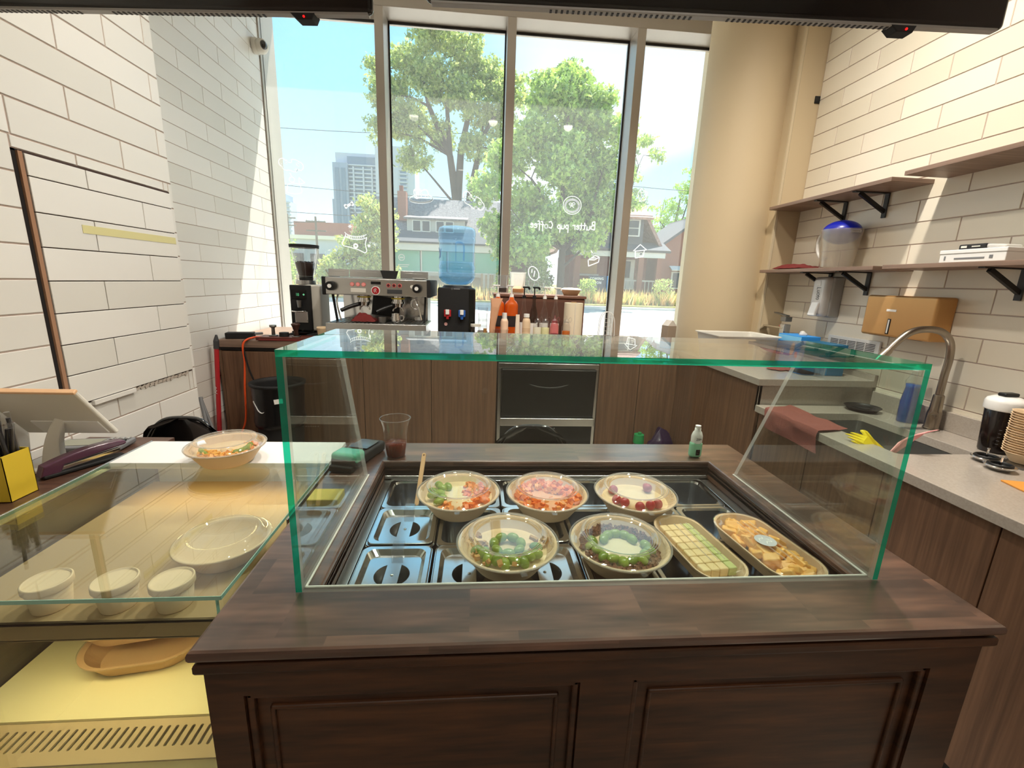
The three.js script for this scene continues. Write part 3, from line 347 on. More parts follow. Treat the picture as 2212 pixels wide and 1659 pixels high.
{ const o = T('garden_shed', 'dark brown gabled shed with horizontal boards behind the street', 'shed', [3.25, g0, -35.2]);
  P(o, 'wall', prism([[-1.3, 0], [1.6, 0], [1.6, 2.1], [0.1, 3.3], [-1.3, 2.1]], -2, 0), X.shed);
  P(o, 'roof', [bx(0.08, 2.1, 2.3, -0.68, 2.75, -1, 0, 0, -0.87), bx(0.08, 2.2, 2.3, 0.92, 2.75, -1, 0, 0, 0.87)], X.siding);
  for (let i = 0; i < 6; i++) P(o, 'board', bb(-1.3, 1.6, 0.2 + i * 0.32, 0.25 + i * 0.32, 0, 0.05), X.fenceM); }
function fence(label, x0, x1, z, h, w, seed) { const o = T('plank_fence', label, 'fence', [x0, g0, z]), r = rng(seed); for (let x = 0; x < x1 - x0; x += w + 0.02) P(o, 'plank', bx(w, h * (0.94 + r() * 0.1), 0.04, x, h / 2, 0), r() < 0.5 ? X.fenceM : X.siding); P(o, 'rail', [bb(0, x1 - x0, h * 0.25, h * 0.32, -0.06, -0.02), bb(0, x1 - x0, h * 0.75, h * 0.82, -0.06, -0.02)], X.fenceM); }
fence('light wooden plank fence beside the water jug across the street', 0.35, 2.1, -34.0, 1.9, 0.14, 81);
fence('low grey plank fence at left across the street', -13.4, -9.6, -34.0, 1.35, 0.14, 82);
{ const o = T('roadside_sign', 'dark blue coming soon hoarding standing in the weeds', 'sign', [9.9, g0, -34.3], -0.12);
  P(o, 'post', [bb(-1.1, -1.0, 0, 1.1, -0.1, 0), bb(1.1, 1.2, 0, 1.1, -0.1, 0)], X.pole);
  P(o, 'board', bb(-1.3, 1.3, 0.85, 2.1, -0.06, 0), std(0x26344c, 0.7));
  P(o, 'print', sheet(2.6, 1.25, 0, 1.475, 0.01), canvasMat(512, 246, (x, w, h) => { x.fillStyle = '#27354d'; x.fillRect(0, 0, w, h); x.fillStyle = '#4f97dd'; x.fillRect(280, 0, 232, h); x.fillStyle = '#2a5f9c'; x.fillRect(310, 110, 60, 140); x.fillStyle = '#f2f2f2'; x.fillRect(330, 60, 90, 22); x.fillRect(390, 60, 22, 120); x.fillRect(455, 40, 24, 130); x.fillRect(455, 40, 57, 20); x.font = 'bold 50px sans-serif'; x.fillText('COMING', 20, 62); x.fillText('SOON', 60, 122); x.font = '38px sans-serif'; x.fillText('TO', 90, 176); }, 0.6), { keepuv: true }); }
// towers
function tower(label, pos, parts, floors) { const o = T('apartment_tower', label, 'tower block', pos); for (const [n, x0, x1, y1, z0, z1, m] of parts) { P(o, n, bb(x0, x1, 0, y1, z0, z1), m); } for (const f of floors) { const [x0, x1, y0, y1, z, step] = f, s = []; for (let y = y0; y < y1; y += step) s.push(bb(x0, x1, y, y + step * 0.34, z, z + 1.2)); P(o, 'balcony', s, X.towerB); } return o; }
{ const o = tower('tall glassy condominium tower far behind the left window pane', [-95, 0, -400], [['core', -14, 13, 98, -30, -6, X.towerG], ['left_wing', -27, -14, 64, -26, -4, X.towerA], ['shaft', -25, -13, 92, -20, -2, X.towerA], ['right_block', 10, 42, 106, -30, 0, X.towerB], ['crown', -24, 12, 101, -28, -8, X.towerB]], [[-13, 9, 4, 92, -6, 3.1], [16, 24, 4, 100, 0, 3.1], [29, 36, 4, 96, 0, 3.1]]);
  for (const x of [-9.5, -1.5, 5.5]) P(o, 'fin', bb(x, x + 1.2, 0, 90, -6, -4), X.towerB); for (const [x, w] of [[17, 5], [30, 5], [-23, 3], [-18, 3]]) P(o, 'window_strip', bb(x, x + w, 4, 88, -0.2 + (x < 0 ? -2 : 0), 0.6 + (x < 0 ? -2 : 0)), X.towerG); }
tower('slim distant apartment tower at the left window edge', [-166, 0, -400], [['core', -8, 6, 66, -20, 0, X.towerA], ['balcony_stack', 5, 10, 60, -16, -1, X.towerB]], [[5, 11.5, 4, 60, -1, 3.2]]);
{ const o = T('low_building', 'low white commercial building far down the left side street', 'building', [-34, 0, -92]);
  P(o, 'wall', bb(-4, 10, 0, 8.6, -10, 0), X.towerB); P(o, 'upper_storey', bb(-2, 9, 8.6, 11.6, -10, -2), X.brickL); P(o, 'parapet', bb(-4.3, 10.3, 8.2, 8.9, -0.3, 0.4), X.trimW); for (let i = 0; i < 3; i++) P(o, 'window', bb(-2.5 + i * 4, 0.2 + i * 4, 1.5, 5.5, 0, 0.2), X.glassD); }
function utilityPole(label, x, z, h) { const o = T('utility_pole', label, 'utility pole', [x, 0, z]); P(o, 'pole', rod([0, 0, 0], [0, h, 0], 0.18, 0.12), X.pole); for (const y of [h - 0.6, h - 1.7]) P(o, 'crossarm', bb(-1.2, 1.2, y - 0.08, y + 0.08, -0.08, 0.08), X.pole); P(o, 'insulator', [-1.1, -0.4, 0.4, 1.1].map((q) => cy(0.06, 0.06, 0.2, q, h - 0.45, 0, 6)), X.trimW); }
utilityPole('nearer utility pole seen left of the bushy tree', -20.3, -60, 8.6);
utilityPole('further utility pole close to the slim distant tower', -29.6, -75, 10.6);
for (const [a, b, l] of [[[-30, 17.9, -58], [8, 16.2, -48], 'highest overhead wire crossing the left panes'], [[-40, 12.8, -60], [14, 11.6, -60], 'thick overhead wire passing before the tower'], [[-44, 9.4, -60], [30, 9.2, -60], 'low overhead wire crossing behind the houses'], [[-20.3, 7.9, -60], [-45, 9.6, -72], 'short overhead wire between the two utility poles'], [[8, 13, -52], [36, 12.6, -52], 'overhead wire at the right window pane']]) { const mid = a.map((v, i) => (v + b[i]) / 2); mid[1] -= 0.5; tag(P(scene, 'overhead_wire', tu([a, mid, b], 0.035, 20, 5), X.wire), l, 'wire'); }
// ---------------------------------------------------------------- prep counter
const CT = 0.95;
const cx0 = -0.42, cx1 = 0.923, cz0 = -1.447, cz1 = -0.573, ox0 = -0.275, ox1 = 0.762, oz0 = -1.285, oz1 = -0.722;
{ const o = T('prep_counter', 'dark brown wooden prep counter with moulded top and panelled front', 'counter', [0, 0, 0]);
  const ring = (x0, x1, z0, z1) => { const s = poly([[x0, -z1], [x1, -z1], [x1, -z0], [x0, -z0]]); s.holes.push(new THREE.Path([[ox0, -oz1], [ox0, -oz0], [ox1, -oz0], [ox1, -oz1]].map(([a, b]) => new THREE.Vector2(a, b)))); return s; };
  P(o, 'top', flat(ring(cx0, cx1, cz0, cz1), 0.019, CT - 0.019, 0.006), M.wtop);
  P(o, 'top_recess', flat(ring(cx0 + 0.012, cx1 - 0.012, cz0 + 0.012, cz1 - 0.012), 0.008, CT - 0.026), M.wpanel);
  P(o, 'top_moulding', flat(ring(cx0 + 0.004, cx1 - 0.004, cz0 + 0.004, cz1 - 0.004), 0.02, CT - 0.045, 0.005), M.wpanel);
  const b0 = cx0 + 0.014, b1 = cx1 - 0.02, bf = -0.585, bbk = -1.43, yt = CT - 0.045;
  P(o, 'carcass', [bb(b0, b0 + 0.02, 0.02, yt, bbk, bf - 0.018), bb(b1 - 0.02, b1, 0.02, yt, bbk, bf - 0.018), bb(b0, b1, 0.02, yt, bbk, bbk + 0.02), bb(b0, b1, 0, 0.02, bbk, bf - 0.02)], M.wpanel);
  const px = [[-0.352, 0.182], [0.272, 0.815]], pt = 0.857, pb = 0.12, f = (x0, x1, y0, y1, z1 = bf, z0 = bf - 0.02) => bb(x0, x1, y0, y1, z0, z1);
  P(o, 'front_frame', [f(b0, b1, pt, yt), f(b0, b1, 0.02, pb), f(b0, px[0][0], pb, pt), f(px[0][1], px[1][0], pb, pt), f(px[1][1], b1, pb, pt)], M.wpanel);
  for (const [x0, x1] of px) { const p = P(o, 'front_panel', f(x0, x1, pb, pt, bf - 0.014, bf - 0.02), M.wpanel); const q = 0.032;
    const mould = (a0, a1, c0, c1, w, z) => [rbb(a0, a1, c1 - w, c1, bf - 0.02, z, 0.004), rbb(a0, a1, c0, c0 + w, bf - 0.02, z, 0.004), rbb(a0, a0 + w, c0, c1, bf - 0.02, z, 0.004), rbb(a1 - w, a1, c0, c1, bf - 0.02, z, 0.004)];
    P(p, 'panel_moulding', [...mould(x0, x1, pb, pt, 0.012, bf - 0.004), ...mould(x0 + q, x1 - q, pb + q, pt - q, 0.008, bf - 0.008)], M.wpanel); }
  P(o, 'well_rim', [bb(ox0 - 0.016, ox0, 0.895, CT - 0.02, oz0, oz1), bb(ox1, ox1 + 0.016, 0.895, CT - 0.02, oz0, oz1), bb(ox0 - 0.016, ox1 + 0.016, 0.895, CT - 0.02, oz0 - 0.016, oz0), bb(ox0 - 0.016, ox1 + 0.016, 0.895, CT - 0.02, oz1, oz1 + 0.016)], M.wpanel);
}
{ const o = T('cold_well', 'stainless steel cold well holding the food pans in the counter', 'cold well', [0, 0, 0]), y = 0.894, t = 0.014;
  P(o, 'rail', [rbb(ox0, ox0 + 0.024, y - 0.012, y, oz0, oz1, 0.002), rbb(ox1 - 0.03, ox1, y - 0.012, y, oz0, oz1, 0.002), rbb(ox0, ox1, y - 0.012, y, oz0, oz0 + 0.018, 0.002), rbb(ox0, ox1, y - 0.012, y, oz1 - 0.016, oz1, 0.002)], M.steel);
  P(o, 'wall', [bb(ox0, ox0 + 0.004, 0.74, y - 0.012, oz0, oz1), bb(ox1 - 0.004, ox1, 0.74, y - 0.012, oz0, oz1), bb(ox0, ox1, 0.74, y - 0.012, oz0, oz0 + 0.004), bb(ox0, ox1, 0.74, y - 0.012, oz1 - 0.004, oz1), bb(ox0, ox1, 0.736, 0.74, oz0, oz1)], M.steelD);
  P(o, 'back_step', rbb(ox0, ox1, y, y + 0.012, oz0, oz0 + 0.01, 0.003), M.steel); }
// pans: six columns, three rows
const pw = 0.1625, pd = 0.1755, pX = (c) => -0.25 + pw * (c + 0.5), pZ = (r) => -1.2665 + pd * (r + 0.5), PY = 0.898;
const panG = (() => { const o = rrPts(pw - 0.003, pd - 0.003, 0.014), l = rrPts(pw - 0.006, pd - 0.006, 0.013), i = rrPts(0.138, 0.152, 0.022), d = rrPts(0.132, 0.146, 0.022), b = rrPts(0.118, 0.13, 0.022); return loft([[o, -0.004], [l, 0], [i, 0], [d, -0.006], [b, -0.095]], 0, 0, 0, true); })();
const lidG = (() => { const g = [], sh = rrShape(0.112, 0.126, 0.02), D = (s) => { const p = new THREE.Path(); const a0 = s > 0 ? -1.15 : PI - 1.15; p.absarc(0, -0.004, 0.037, a0, a0 + 2.3, false); p.closePath(); return p; };
  g.push(loft([[rrPts(0.152, 0.166, 0.016), 0.0025], [rrPts(0.149, 0.163, 0.016), 0.004], [rrPts(0.13, 0.144, 0.02), 0.004], [rrPts(0.112, 0.126, 0.02), -0.008]]));
  sh.holes.push(D(1), D(-1)); g.push(flat(sh, 0.0012, -0.0085)); return mergeGeometries(g); })();
const lidCup = la([[0.037, 0], [0.03, -0.014], [0.015, -0.022], [0.0, -0.024]], 0, -0.0082, 0.004, 28);
const rivet = sp(0.0035, 0, -0.0068, 0.004, 1, 0.5, 1, 10);
const lidSet = new Set(['0,1', '0,2', '1,2', '2,2', '3,2', '2,1', '4,1']);
const colN = ['first', 'second', 'third', 'fourth', 'fifth', 'sixth'], rowN = ['back', 'middle', 'front'];
const pan0 = new THREE.Mesh(panG, M.steelS); pan0.name = 'pan_shell';
for (let c = 0; c < 6; c++) for (let r = 0; r < 3; r++) {
  const where = rowN[r] + ' row, ' + colN[c] + ' column from the left', o = T('food_pan', 'stainless food pan in the cold well, ' + where, 'food pan', [pX(c), PY, pZ(r)], 0, 'food pans in the cold well');
  o.userData.label = 'stainless food pan, ' + where + ' of the cold well';
  P(o, 'shell', panG, M.steelS);
  if (lidSet.has(c + ',' + r)) { const l = T('pan_lid', 'notched steel lid on the food pan, ' + where, 'lid', [pX(c), PY + 0.0005, pZ(r)], 0, 'steel lids on the food pans');
    P(l, 'plate', lidG, M.steelS); P(l, 'handle_cup', lidCup, M.steelD); P(l, 'rivet', rivet, M.chrome);
    P(l, 'clip', [bb(-0.013, -0.0115, -0.006, 0.01, -0.094, -0.06), bb(0.0115, 0.013, -0.006, 0.01, -0.094, -0.06), bb(-0.013, 0.013, 0.0085, 0.01, -0.094, -0.06), bb(-0.013, 0.013, -0.006, 0.01, -0.061, -0.06)], M.clearSoft); }
}
{ const o = T('spatula', 'slim wooden spatula handle standing in the back left pan', 'utensil', [-0.163, 0.862, -1.165], -0.1);
  const s = rrShape(0.012, 0.16, 0.006, 0, 0.08); s.holes.push(new THREE.Path().absarc(0, 0.152, 0.0025, 0, 6.283)); P(o, 'handle', xf(ex(s, 0.006, 0.001), 0, 0, -0.003, -0.75, 0, 0), M.kraft);
  P(o, 'ferrule', xf(bx(0.014, 0.03, 0.008, 0, 0.004, 0), 0, 0, 0, -0.75, 0, 0), M.steelS); }

// glass guard: front, top and two tapered sides
{ const o = T('glass_guard', 'thick green-edged glass sneeze guard standing on the prep counter', 'sneeze guard', [0, 0, 0]), t = 0.011, y0 = CT, y1 = 1.385, zf = -0.7, x0 = -0.311, x1 = 0.8;
  // a pane from an outline: clear faces, coloured cut edges where the edge is bare
  const paneOf = (name, pts, map, N, bare) => { const g = ex(poly(pts), t); map(g); const n = g.attributes.normal, f = [], e = [], q = [];
    for (let i = 0; i < n.count; i += 3) { const v = [n.getX(i), n.getY(i), n.getZ(i)], d = Math.abs(v[0] * N[0] + v[1] * N[1] + v[2] * N[2]); if (d > 0.9) f.push(i); else if (bare(v)) e.push(i); else q.push(i); }
    const pick = (l) => { const h = new THREE.BufferGeometry(); for (const k of ['position', 'normal', 'uv']) { const a = g.attributes[k], s = a.itemSize, b = new Float32Array(l.length * 3 * s); l.forEach((i, j) => b.set(a.array.subarray(i * s, (i + 3) * s), j * 3 * s)); h.setAttribute(k, new THREE.BufferAttribute(b, s)); } return h; };
    const p = P(o, name, pick(f), M.glassGreen); if (e.length) P(p, 'cut_edge', pick(e), M.glassEdge); if (q.length) P(p, 'polished_edge', pick(q), M.frost); };
  paneOf('front_pane', [[x0 + t, y0 + 0.001], [x1 - t, y0 + 0.001], [x1 - t, y1 - t], [x0 + t, y1 - t]], (g) => g.translate(0, 0, zf - t), [0, 0, 1], () => false);
  paneOf('top_pane', [[x0, 0.7], [x1, 0.7], [x1, 1.005], [x0, 1.005]], (g) => { g.rotateX(-PI / 2); g.translate(0, y1 - t, 0); }, [0, 1, 0], (v) => v[2] > -0.5);
  const side = [[0.7, y0 + 0.001], [1.185, y0 + 0.001], [1.0, y1 - t], [0.7, y1 - t]];
  paneOf('side_pane', side, (g) => { g.rotateY(PI / 2); g.translate(x0, 0, 0); }, [1, 0, 0], (v) => v[2] > 0.9);
  paneOf('side_pane', side, (g) => { g.rotateY(PI / 2); g.translate(x1 - t, 0, 0); }, [1, 0, 0], (v) => v[2] > 0.9);
  P(o, 'silicone_bead', [rbb(x0 + t, x1 - t, CT, CT + 0.004, zf - t - 0.004, zf - t, 0.0015), rbb(x0 + t, x0 + t + 0.004, CT, CT + 0.004, -1.185, zf - t, 0.0015), rbb(x1 - t - 0.004, x1 - t, CT, CT + 0.004, -1.185, zf - t, 0.0015)], M.milky); }

// ---------------------------------------------------------------- food bowls
const bowlP = [[0, 0], [0.066, 0], [0.07, 0.003], [0.1, 0.047], [0.1055, 0.049], [0.107, 0.052], [0.1055, 0.0545], [0.1, 0.053], [0.0965, 0.049], [0.066, 0.004], [0, 0.004]];
const lidP = [[0.1085, 0.05], [0.1095, 0.0545], [0.104, 0.0565], [0.1, 0.057], [0.093, 0.062], [0.086, 0.071], [0.08, 0.073], [0.074, 0.0715], [0.071, 0.067], [0.066, 0.066], [0.0, 0.0665]];
const ribs = () => Array.from({ length: 34 }, (_, i) => { const a = i / 34 * 2 * PI; return bx(0.0022, 0.0022, 0.011, 0.0965 * Math.cos(a), 0.0592, 0.0965 * Math.sin(a), 0, -a + PI / 2, 0); });
const bowlG = la(bowlP, 0, 0, 0, 56), lidGeo = la(lidP, 0, 0, 0, 64);
const beads = [[0.1088, 0.0555, 0.0016], [0.0835, 0.0728, 0.0012], [0.0725, 0.0695, 0.001]].map(([r, y, t]) => fin(new THREE.TorusGeometry(r, t, 6, 64).rotateX(PI / 2).translate(0, y, 0)));
const FY = 0.008;
function bowl(label, p, ry, cat = 'bowl') { const o = T('food_bowl', label, cat, p, ry, 'lidded salad bowls'); P(o, 'bowl', bowlG, M.kraftL); const l = P(o, 'lid', lidGeo, M.lid); P(l, 'lid_bead', beads, M.frost); P(l, 'lid_tab', bx(0.012, 0.0015, 0.02, 0.0, 0.0545, 0.112), M.clearSoft); return o; }
const F = { cream: phy(0xe9cfa0, 0.5), pale: phy(0xf0dcae, 0.4), salmon: phy(0xe8a97a, 0.45), grape: phy(0x9fb53a, 0.18, { transmission: 0.25, thickness: 0 }), grapeD: phy(0x86a02c, 0.2, { transmission: 0.2, thickness: 0 }), orange: std(0xef7a0e, 0.45), orangeL: std(0xf4a04a, 0.45), straw: phy(0xb01f24, 0.3), granola: std(0x7a4b2c, 0.85), nut: std(0xcf9c56, 0.7), mango: phy(0xf0b24a, 0.4), melon: phy(0xf2d9a2, 0.45), melonG: phy(0xc3cf86, 0.4), pineapple: phy(0xf5bd62, 0.42) };
const dome = (r, h, y) => { const p = []; for (let i = 0; i <= 8; i++) { const a = i / 8 * PI / 2; p.push([r * Math.cos(a), y + h * Math.sin(a)]); } p.unshift([0, y]); return la(p, 0, 0, 0, 32); };
const grapeG = (() => { const g = new THREE.SphereGeometry(0.0108, 14, 10); g.scale(1, 0.85, 1.35); return fin(g); })();
const strawG = la([[0, -0.018], [0.007, -0.013], [0.012, -0.002], [0.0125, 0.006], [0.008, 0.012], [0, 0.013]], 0, 0, 0, 14);
function piece(name, geo, m, label, cat, group, base, r, a, y, rot) { const o = new THREE.Mesh(geo, m); o.name = numbered(name); o.castShadow = o.receiveShadow = true; o.position.set(base[0] + r * Math.cos(a), base[1] + y + FY, base[2] - r * Math.sin(a)); o.rotation.set(...rot); tag(o, label, cat, group); scene.add(o); return o; }
function diced(name, label, base, n, m, size, a0, a1, r0, r1, y, seed, parent = scene, cat = 'fruit') { const g = [], r = rng(seed); for (let i = 0; i < n; i++) { const a = (a0 + (a1 - a0) * r()) * PI / 180, d = Math.sqrt(r0 * r0 + (r1 * r1 - r0 * r0) * r()), s = size * (0.7 + r() * 0.6); g.push(bx(s, s * 0.8, s * (0.8 + r() * 0.5), base[0] + d * Math.cos(a), base[1] + y + FY + r() * size * 0.8, base[2] - d * Math.sin(a), r() * 3, r() * 3, r() * 3)); } const o = P(scene, name, g, m); tag(o, label, cat, null, 'stuff'); return o; }
const fill = (name, base, geo, m, label, cat = 'food') => tag(P(scene, name, geo.map((g) => xf(g, base[0], base[1] + FY, base[2])), m), label, cat);
const BY = 0.903;
{ const p = [-0.039, BY, -1.075]; bowl('lidded kraft bowl with grapes left and diced orange fruit right, back row nearest the spatula', p, 0);
  fill('yogurt_bed', p, [la([[0, 0.006], [0.068, 0.008], [0.088, 0.03], [0, 0.031]]), xf(dome(0.038, 0.014, 0.03), 0.005, 0, 0.04)], F.cream, 'creamy bed under the grapes and oranges in the back left bowl');
  for (let i = 0; i < 8; i++) { const a = (128 + i * 14) * PI / 180; piece('grape', grapeG, i % 3 ? F.grape : F.grapeD, 'green grape half in the back left bowl', 'grape', 'grapes in the back left bowl', p, 0.05 + (i % 2) * 0.02, a, 0.038 + (i % 3) * 0.003, [0.3, a + 1.3, 0.2]); }
  diced('diced_orange', 'diced orange fruit pieces in the back left bowl', p, 90, F.orange, 0.0105, -75, 75, 0.02, 0.08, 0.03, 101); diced('diced_orange', 'paler diced orange fruit at the front of the back left bowl', p, 26, F.orangeL, 0.009, -130, -50, 0.05, 0.082, 0.03, 102); }
{ const p = [0.196, BY, -1.068]; bowl('lidded kraft bowl full of diced orange fruit, middle of the back row', p, 0);
  fill('yogurt_bed', p, [la([[0, 0.006], [0.068, 0.008], [0.088, 0.03], [0, 0.031]]), xf(dome(0.042, 0.014, 0.03), 0.005, 0, 0.038)], F.salmon, 'salmon coloured bed in the bowl of diced orange fruit');
  diced('diced_orange', 'deep orange diced fruit pieces filling the middle back bowl', p, 150, F.orange, 0.011, 0, 360, 0.04, 0.084, 0.03, 103); diced('diced_orange', 'paler orange diced fruit pieces in the middle back bowl', p, 60, F.orangeL, 0.01, 0, 360, 0.02, 0.084, 0.032, 104); }
{ const p = [0.436, BY, -1.062]; bowl('lidded kraft bowl with strawberry pieces on cream, right end of the back row', p, 0);
  fill('yogurt_bed', p, [la([[0, 0.006], [0.068, 0.008], [0.0865, 0.026], [0, 0.027]]), xf(dome(0.05, 0.02, 0.026), -0.01, 0, 0.01)], F.cream, 'smooth cream bed under the strawberries in the right back bowl');
  [205, 225, 262, 292, 312, 150, 40].forEach((a, i) => piece('strawberry', strawG, F.straw, 'red strawberry piece in the right back bowl', 'strawberry', 'strawberries in the right back bowl', p, 0.066 - (i % 2) * 0.006, a * PI / 180, 0.038, [1.2, a * PI / 180 + 1.2, 0.5])); }
{ const p = [0.075, BY, -0.842]; bowl('lidded kraft bowl ringed with green grapes and nuts, front row left', p, 0.2);
  fill('yogurt_bed', p, [la([[0, 0.006], [0.068, 0.008], [0.085, 0.024], [0, 0.025]])], F.cream, 'creamy bed under the grapes in the front left bowl');
  for (let i = 0; i < 10; i++) { const a = (196 + i * 16.5) * PI / 180; piece('grape', grapeG, i % 3 ? F.grape : F.grapeD, 'green grape in the front left bowl', 'grape', 'grapes in the front left bowl', p, 0.068 - (i % 2) * 0.006, a, 0.036 + (i % 2) * 0.004, [0.5, a + 1.6 + (i % 3) * 0.3, 0]); }
  for (let i = 0; i < 7; i++) { const a = i * 0.9 + 0.2; piece('grape', grapeG, F.grape, 'green grape in the front left bowl', 'grape', 'grapes in the front left bowl', p, 0.03, a, 0.036, [0.1, a, 0.4]); }
  diced('chopped_nuts', 'chopped golden nuts scattered over the front left bowl', p, 40, F.nut, 0.008, 150, 390, 0.045, 0.085, 0.036, 105, scene, 'nuts'); }
{ const p = [0.32, BY, -0.836]; bowl('lidded kraft bowl with granola and grapes round pale cream, front row middle', p, 0.1);
  fill('yogurt_bed', p, [la([[0, 0.006], [0.068, 0.008], [0.0865, 0.026], [0, 0.027]]), dome(0.055, 0.012, 0.026)], F.pale, 'pale cream mound in the granola bowl');
  for (let i = 0; i < 11; i++) { const a = (165 + i * 19) * PI / 180; piece('grape', grapeG, i % 3 ? F.grape : F.grapeD, 'green grape in the granola bowl', 'grape', 'grapes in the granola bowl', p, 0.058 + (i % 2) * 0.006, a, 0.037, [0.2, a + 0.6 + (i % 2) * 1.2, 0.2]); }
  for (let i = 0; i < 5; i++) { const a = (20 + i * 34) * PI / 180; piece('grape', grapeG, F.grape, 'green grape in the granola bowl', 'grape', 'grapes in the granola bowl', p, 0.034, a, 0.042, [0.1, a, 0.3]); }
  diced('granola', 'brown granola crumbs around the rim of the granola bowl', p, 420, F.granola, 0.0062, 0, 360, 0.064, 0.086, 0.03, 106, scene, 'granola'); }
{ const p = [-0.757, 0.931, -1.33]; bowl('lidded kraft bowl of mixed fruit standing on the glass display case', p, -0.3);
  fill('yogurt_bed', p, [la([[0, 0.006], [0.068, 0.008], [0.0865, 0.026], [0, 0.027]]), xf(dome(0.045, 0.012, 0.026), 0.02, 0, -0.02)], F.cream, 'creamy bed in the bowl on the display case');
  for (let i = 0; i < 9; i++) { const a = (i < 4 ? 205 + i * 12 : 320 + (i - 4) * 14) * PI / 180; piece('grape', grapeG, i % 2 ? F.grape : F.grapeD, 'green grape slice in the bowl on the display case', 'grape', 'grapes in the bowl on the display case', p, 0.062, a, 0.036, [0.1, a, 0.9]); }
  diced('diced_mango', 'yellow mango pieces in the bowl on the display case', p, 60, F.mango, 0.012, 225, 320, 0.045, 0.08, 0.028, 107); diced('diced_orange', 'small orange pieces in the bowl on the display case', p, 20, F.orangeL, 0.01, 300, 420, 0.05, 0.08, 0.03, 108);
  tag(P(scene, 'price_sticker', xf(bx(0.022, 0.0006, 0.016, 0, 0, 0, 0.5, 0.9, 0), p[0] - 0.06, p[1] + 0.0665, p[2] + 0.02), M.white), 'small white sticker on the lid of the bowl on the display case', 'sticker'); }
// two oval trays
function tray(label, p, ry, L, W) { const o = T('oval_tray', label, 'food tray', p, ry, 'oval lidded fruit trays'), R = (w, l) => rrPts(w, l, w / 2 - 0.004, 10);
  P(o, 'tray', loft([[R(W * 0.72, L * 0.82), 0], [R(W * 0.76, L * 0.85), 0.003], [R(W * 0.95, L * 0.965), 0.032], [R(W, L), 0.034], [R(W, L), 0.037], [R(W * 0.93, L * 0.955), 0.036], [R(W * 0.72, L * 0.82), 0.004]], 0, 0, 0, true), M.kraftL);
  const l = P(o, 'lid', loft([[R(W * 1.02, L * 1.012), 0.031], [R(W * 1.025, L * 1.015), 0.038], [R(W * 0.97, L * 0.98), 0.0395], [R(W * 0.9, L * 0.94), 0.0395], [R(W * 0.84, L * 0.9), 0.045], [R(W * 0.8, L * 0.88), 0.046]], 0, 0, 0, true), M.lid);
  for (const x of [-0.016, 0, 0.016]) P(l, 'lid_rib', rb(0.0025, 0.002, L * 0.56, 0.001, x, 0.0468, 0), M.frost);
  return o; }
{ const p = [0.505, BY - 0.002, -0.848], ry = 0.12; tray('oval lidded tray with a grid of pale melon cubes and a green strip', p, ry, 0.255, 0.118);
  const t = T('melon_cubes', 'rows of pale and green melon cubes in the left oval tray', 'fruit', p, ry); t.userData.kind = 'stuff'; const a = [], b = []; for (let i = 0; i < 7; i++) for (let j = 0; j < 4; j++) (j === 3 ? b : a).push(rb(0.0195, 0.02, 0.024, 0.003, -0.03 + j * 0.0205, 0.022, -0.082 + i * 0.0255)); P(t, 'pale_cubes', a, F.melon); P(t, 'green_cubes', b, F.melonG); }
{ const p = [0.668, BY - 0.002, -0.848], ry = 0.13; tray('oval lidded tray of pineapple chunks with a round grey sticker', p, ry, 0.27, 0.134);
  const g = [], r = rng(77); for (let i = 0; i < 90; i++) g.push(rb(0.034, 0.016, 0.022, 0.004, (r() - 0.5) * 0.08, 0.014 + r() * 0.018, (r() - 0.5) * 0.2, r() * 0.6, r() * 6, r() * 0.6)); const o = P(scene, 'pineapple_chunks', g, F.pineapple); o.position.set(...p); o.rotation.y = ry; tag(o, 'heap of golden pineapple chunks in the right oval tray', 'fruit', null, 'stuff');
  const st = T('lid_sticker', 'round grey sticker with white scribble on the pineapple tray lid', 'sticker', [0.662, p[1] + 0.0475, -0.842], 0.5); P(st, 'disc', cy(0.023, 0.023, 0.0008, 0, 0, 0, 28), std(0xb3b4b8, 0.5)); P(st, 'scribble', stroke([[[-0.4, 0.2], [-0.2, 0.4], [0, 0.2], [0.2, 0.4]], [[-0.3, -0.3], [0, -0.1], [0.2, -0.4], [0.4, -0.1], [0.2, 0.1]]], 0.002, 0, 0, 0.03).map((g2) => xf(g2, 0, 0.0006, 0, -PI / 2, 0, 0)), M.white); }
// things standing on the counter
{ const o = T('iced_tea_cup', 'clear plastic cup with amber iced tea in the bottom', 'cup', [-0.247, CT, -1.33]);
  P(o, 'cup', la([[0, 0.001], [0.028, 0.001], [0.0295, 0.004], [0.034, 0.045], [0.0395, 0.1], [0.0465, 0.122], [0.048, 0.124], [0.0465, 0.126], [0.0455, 0.124]], 0, 0, 0, 40), M.clear);
  P(o, 'rim', fin(new THREE.TorusGeometry(0.0468, 0.0013, 8, 40).rotateX(PI / 2).translate(0, 0.125, 0)), M.clearSoft);
  P(o, 'tea', la([[0, 0.003], [0.027, 0.003], [0.0285, 0.006], [0.0332, 0.045], [0, 0.045]], 0, 0, 0, 36), phy(0x7d2806, 0.02, { transmission: 0.6, thickness: 0 }));
  P(o, 'ice', [rb(0.02, 0.016, 0.02, 0.004, 0.008, 0.044, 0.004, 0.3, 0.4, 0.2), rb(0.018, 0.016, 0.02, 0.004, -0.012, 0.043, -0.006, 0.1, 1.1, 0.3)], M.clearSoft); }
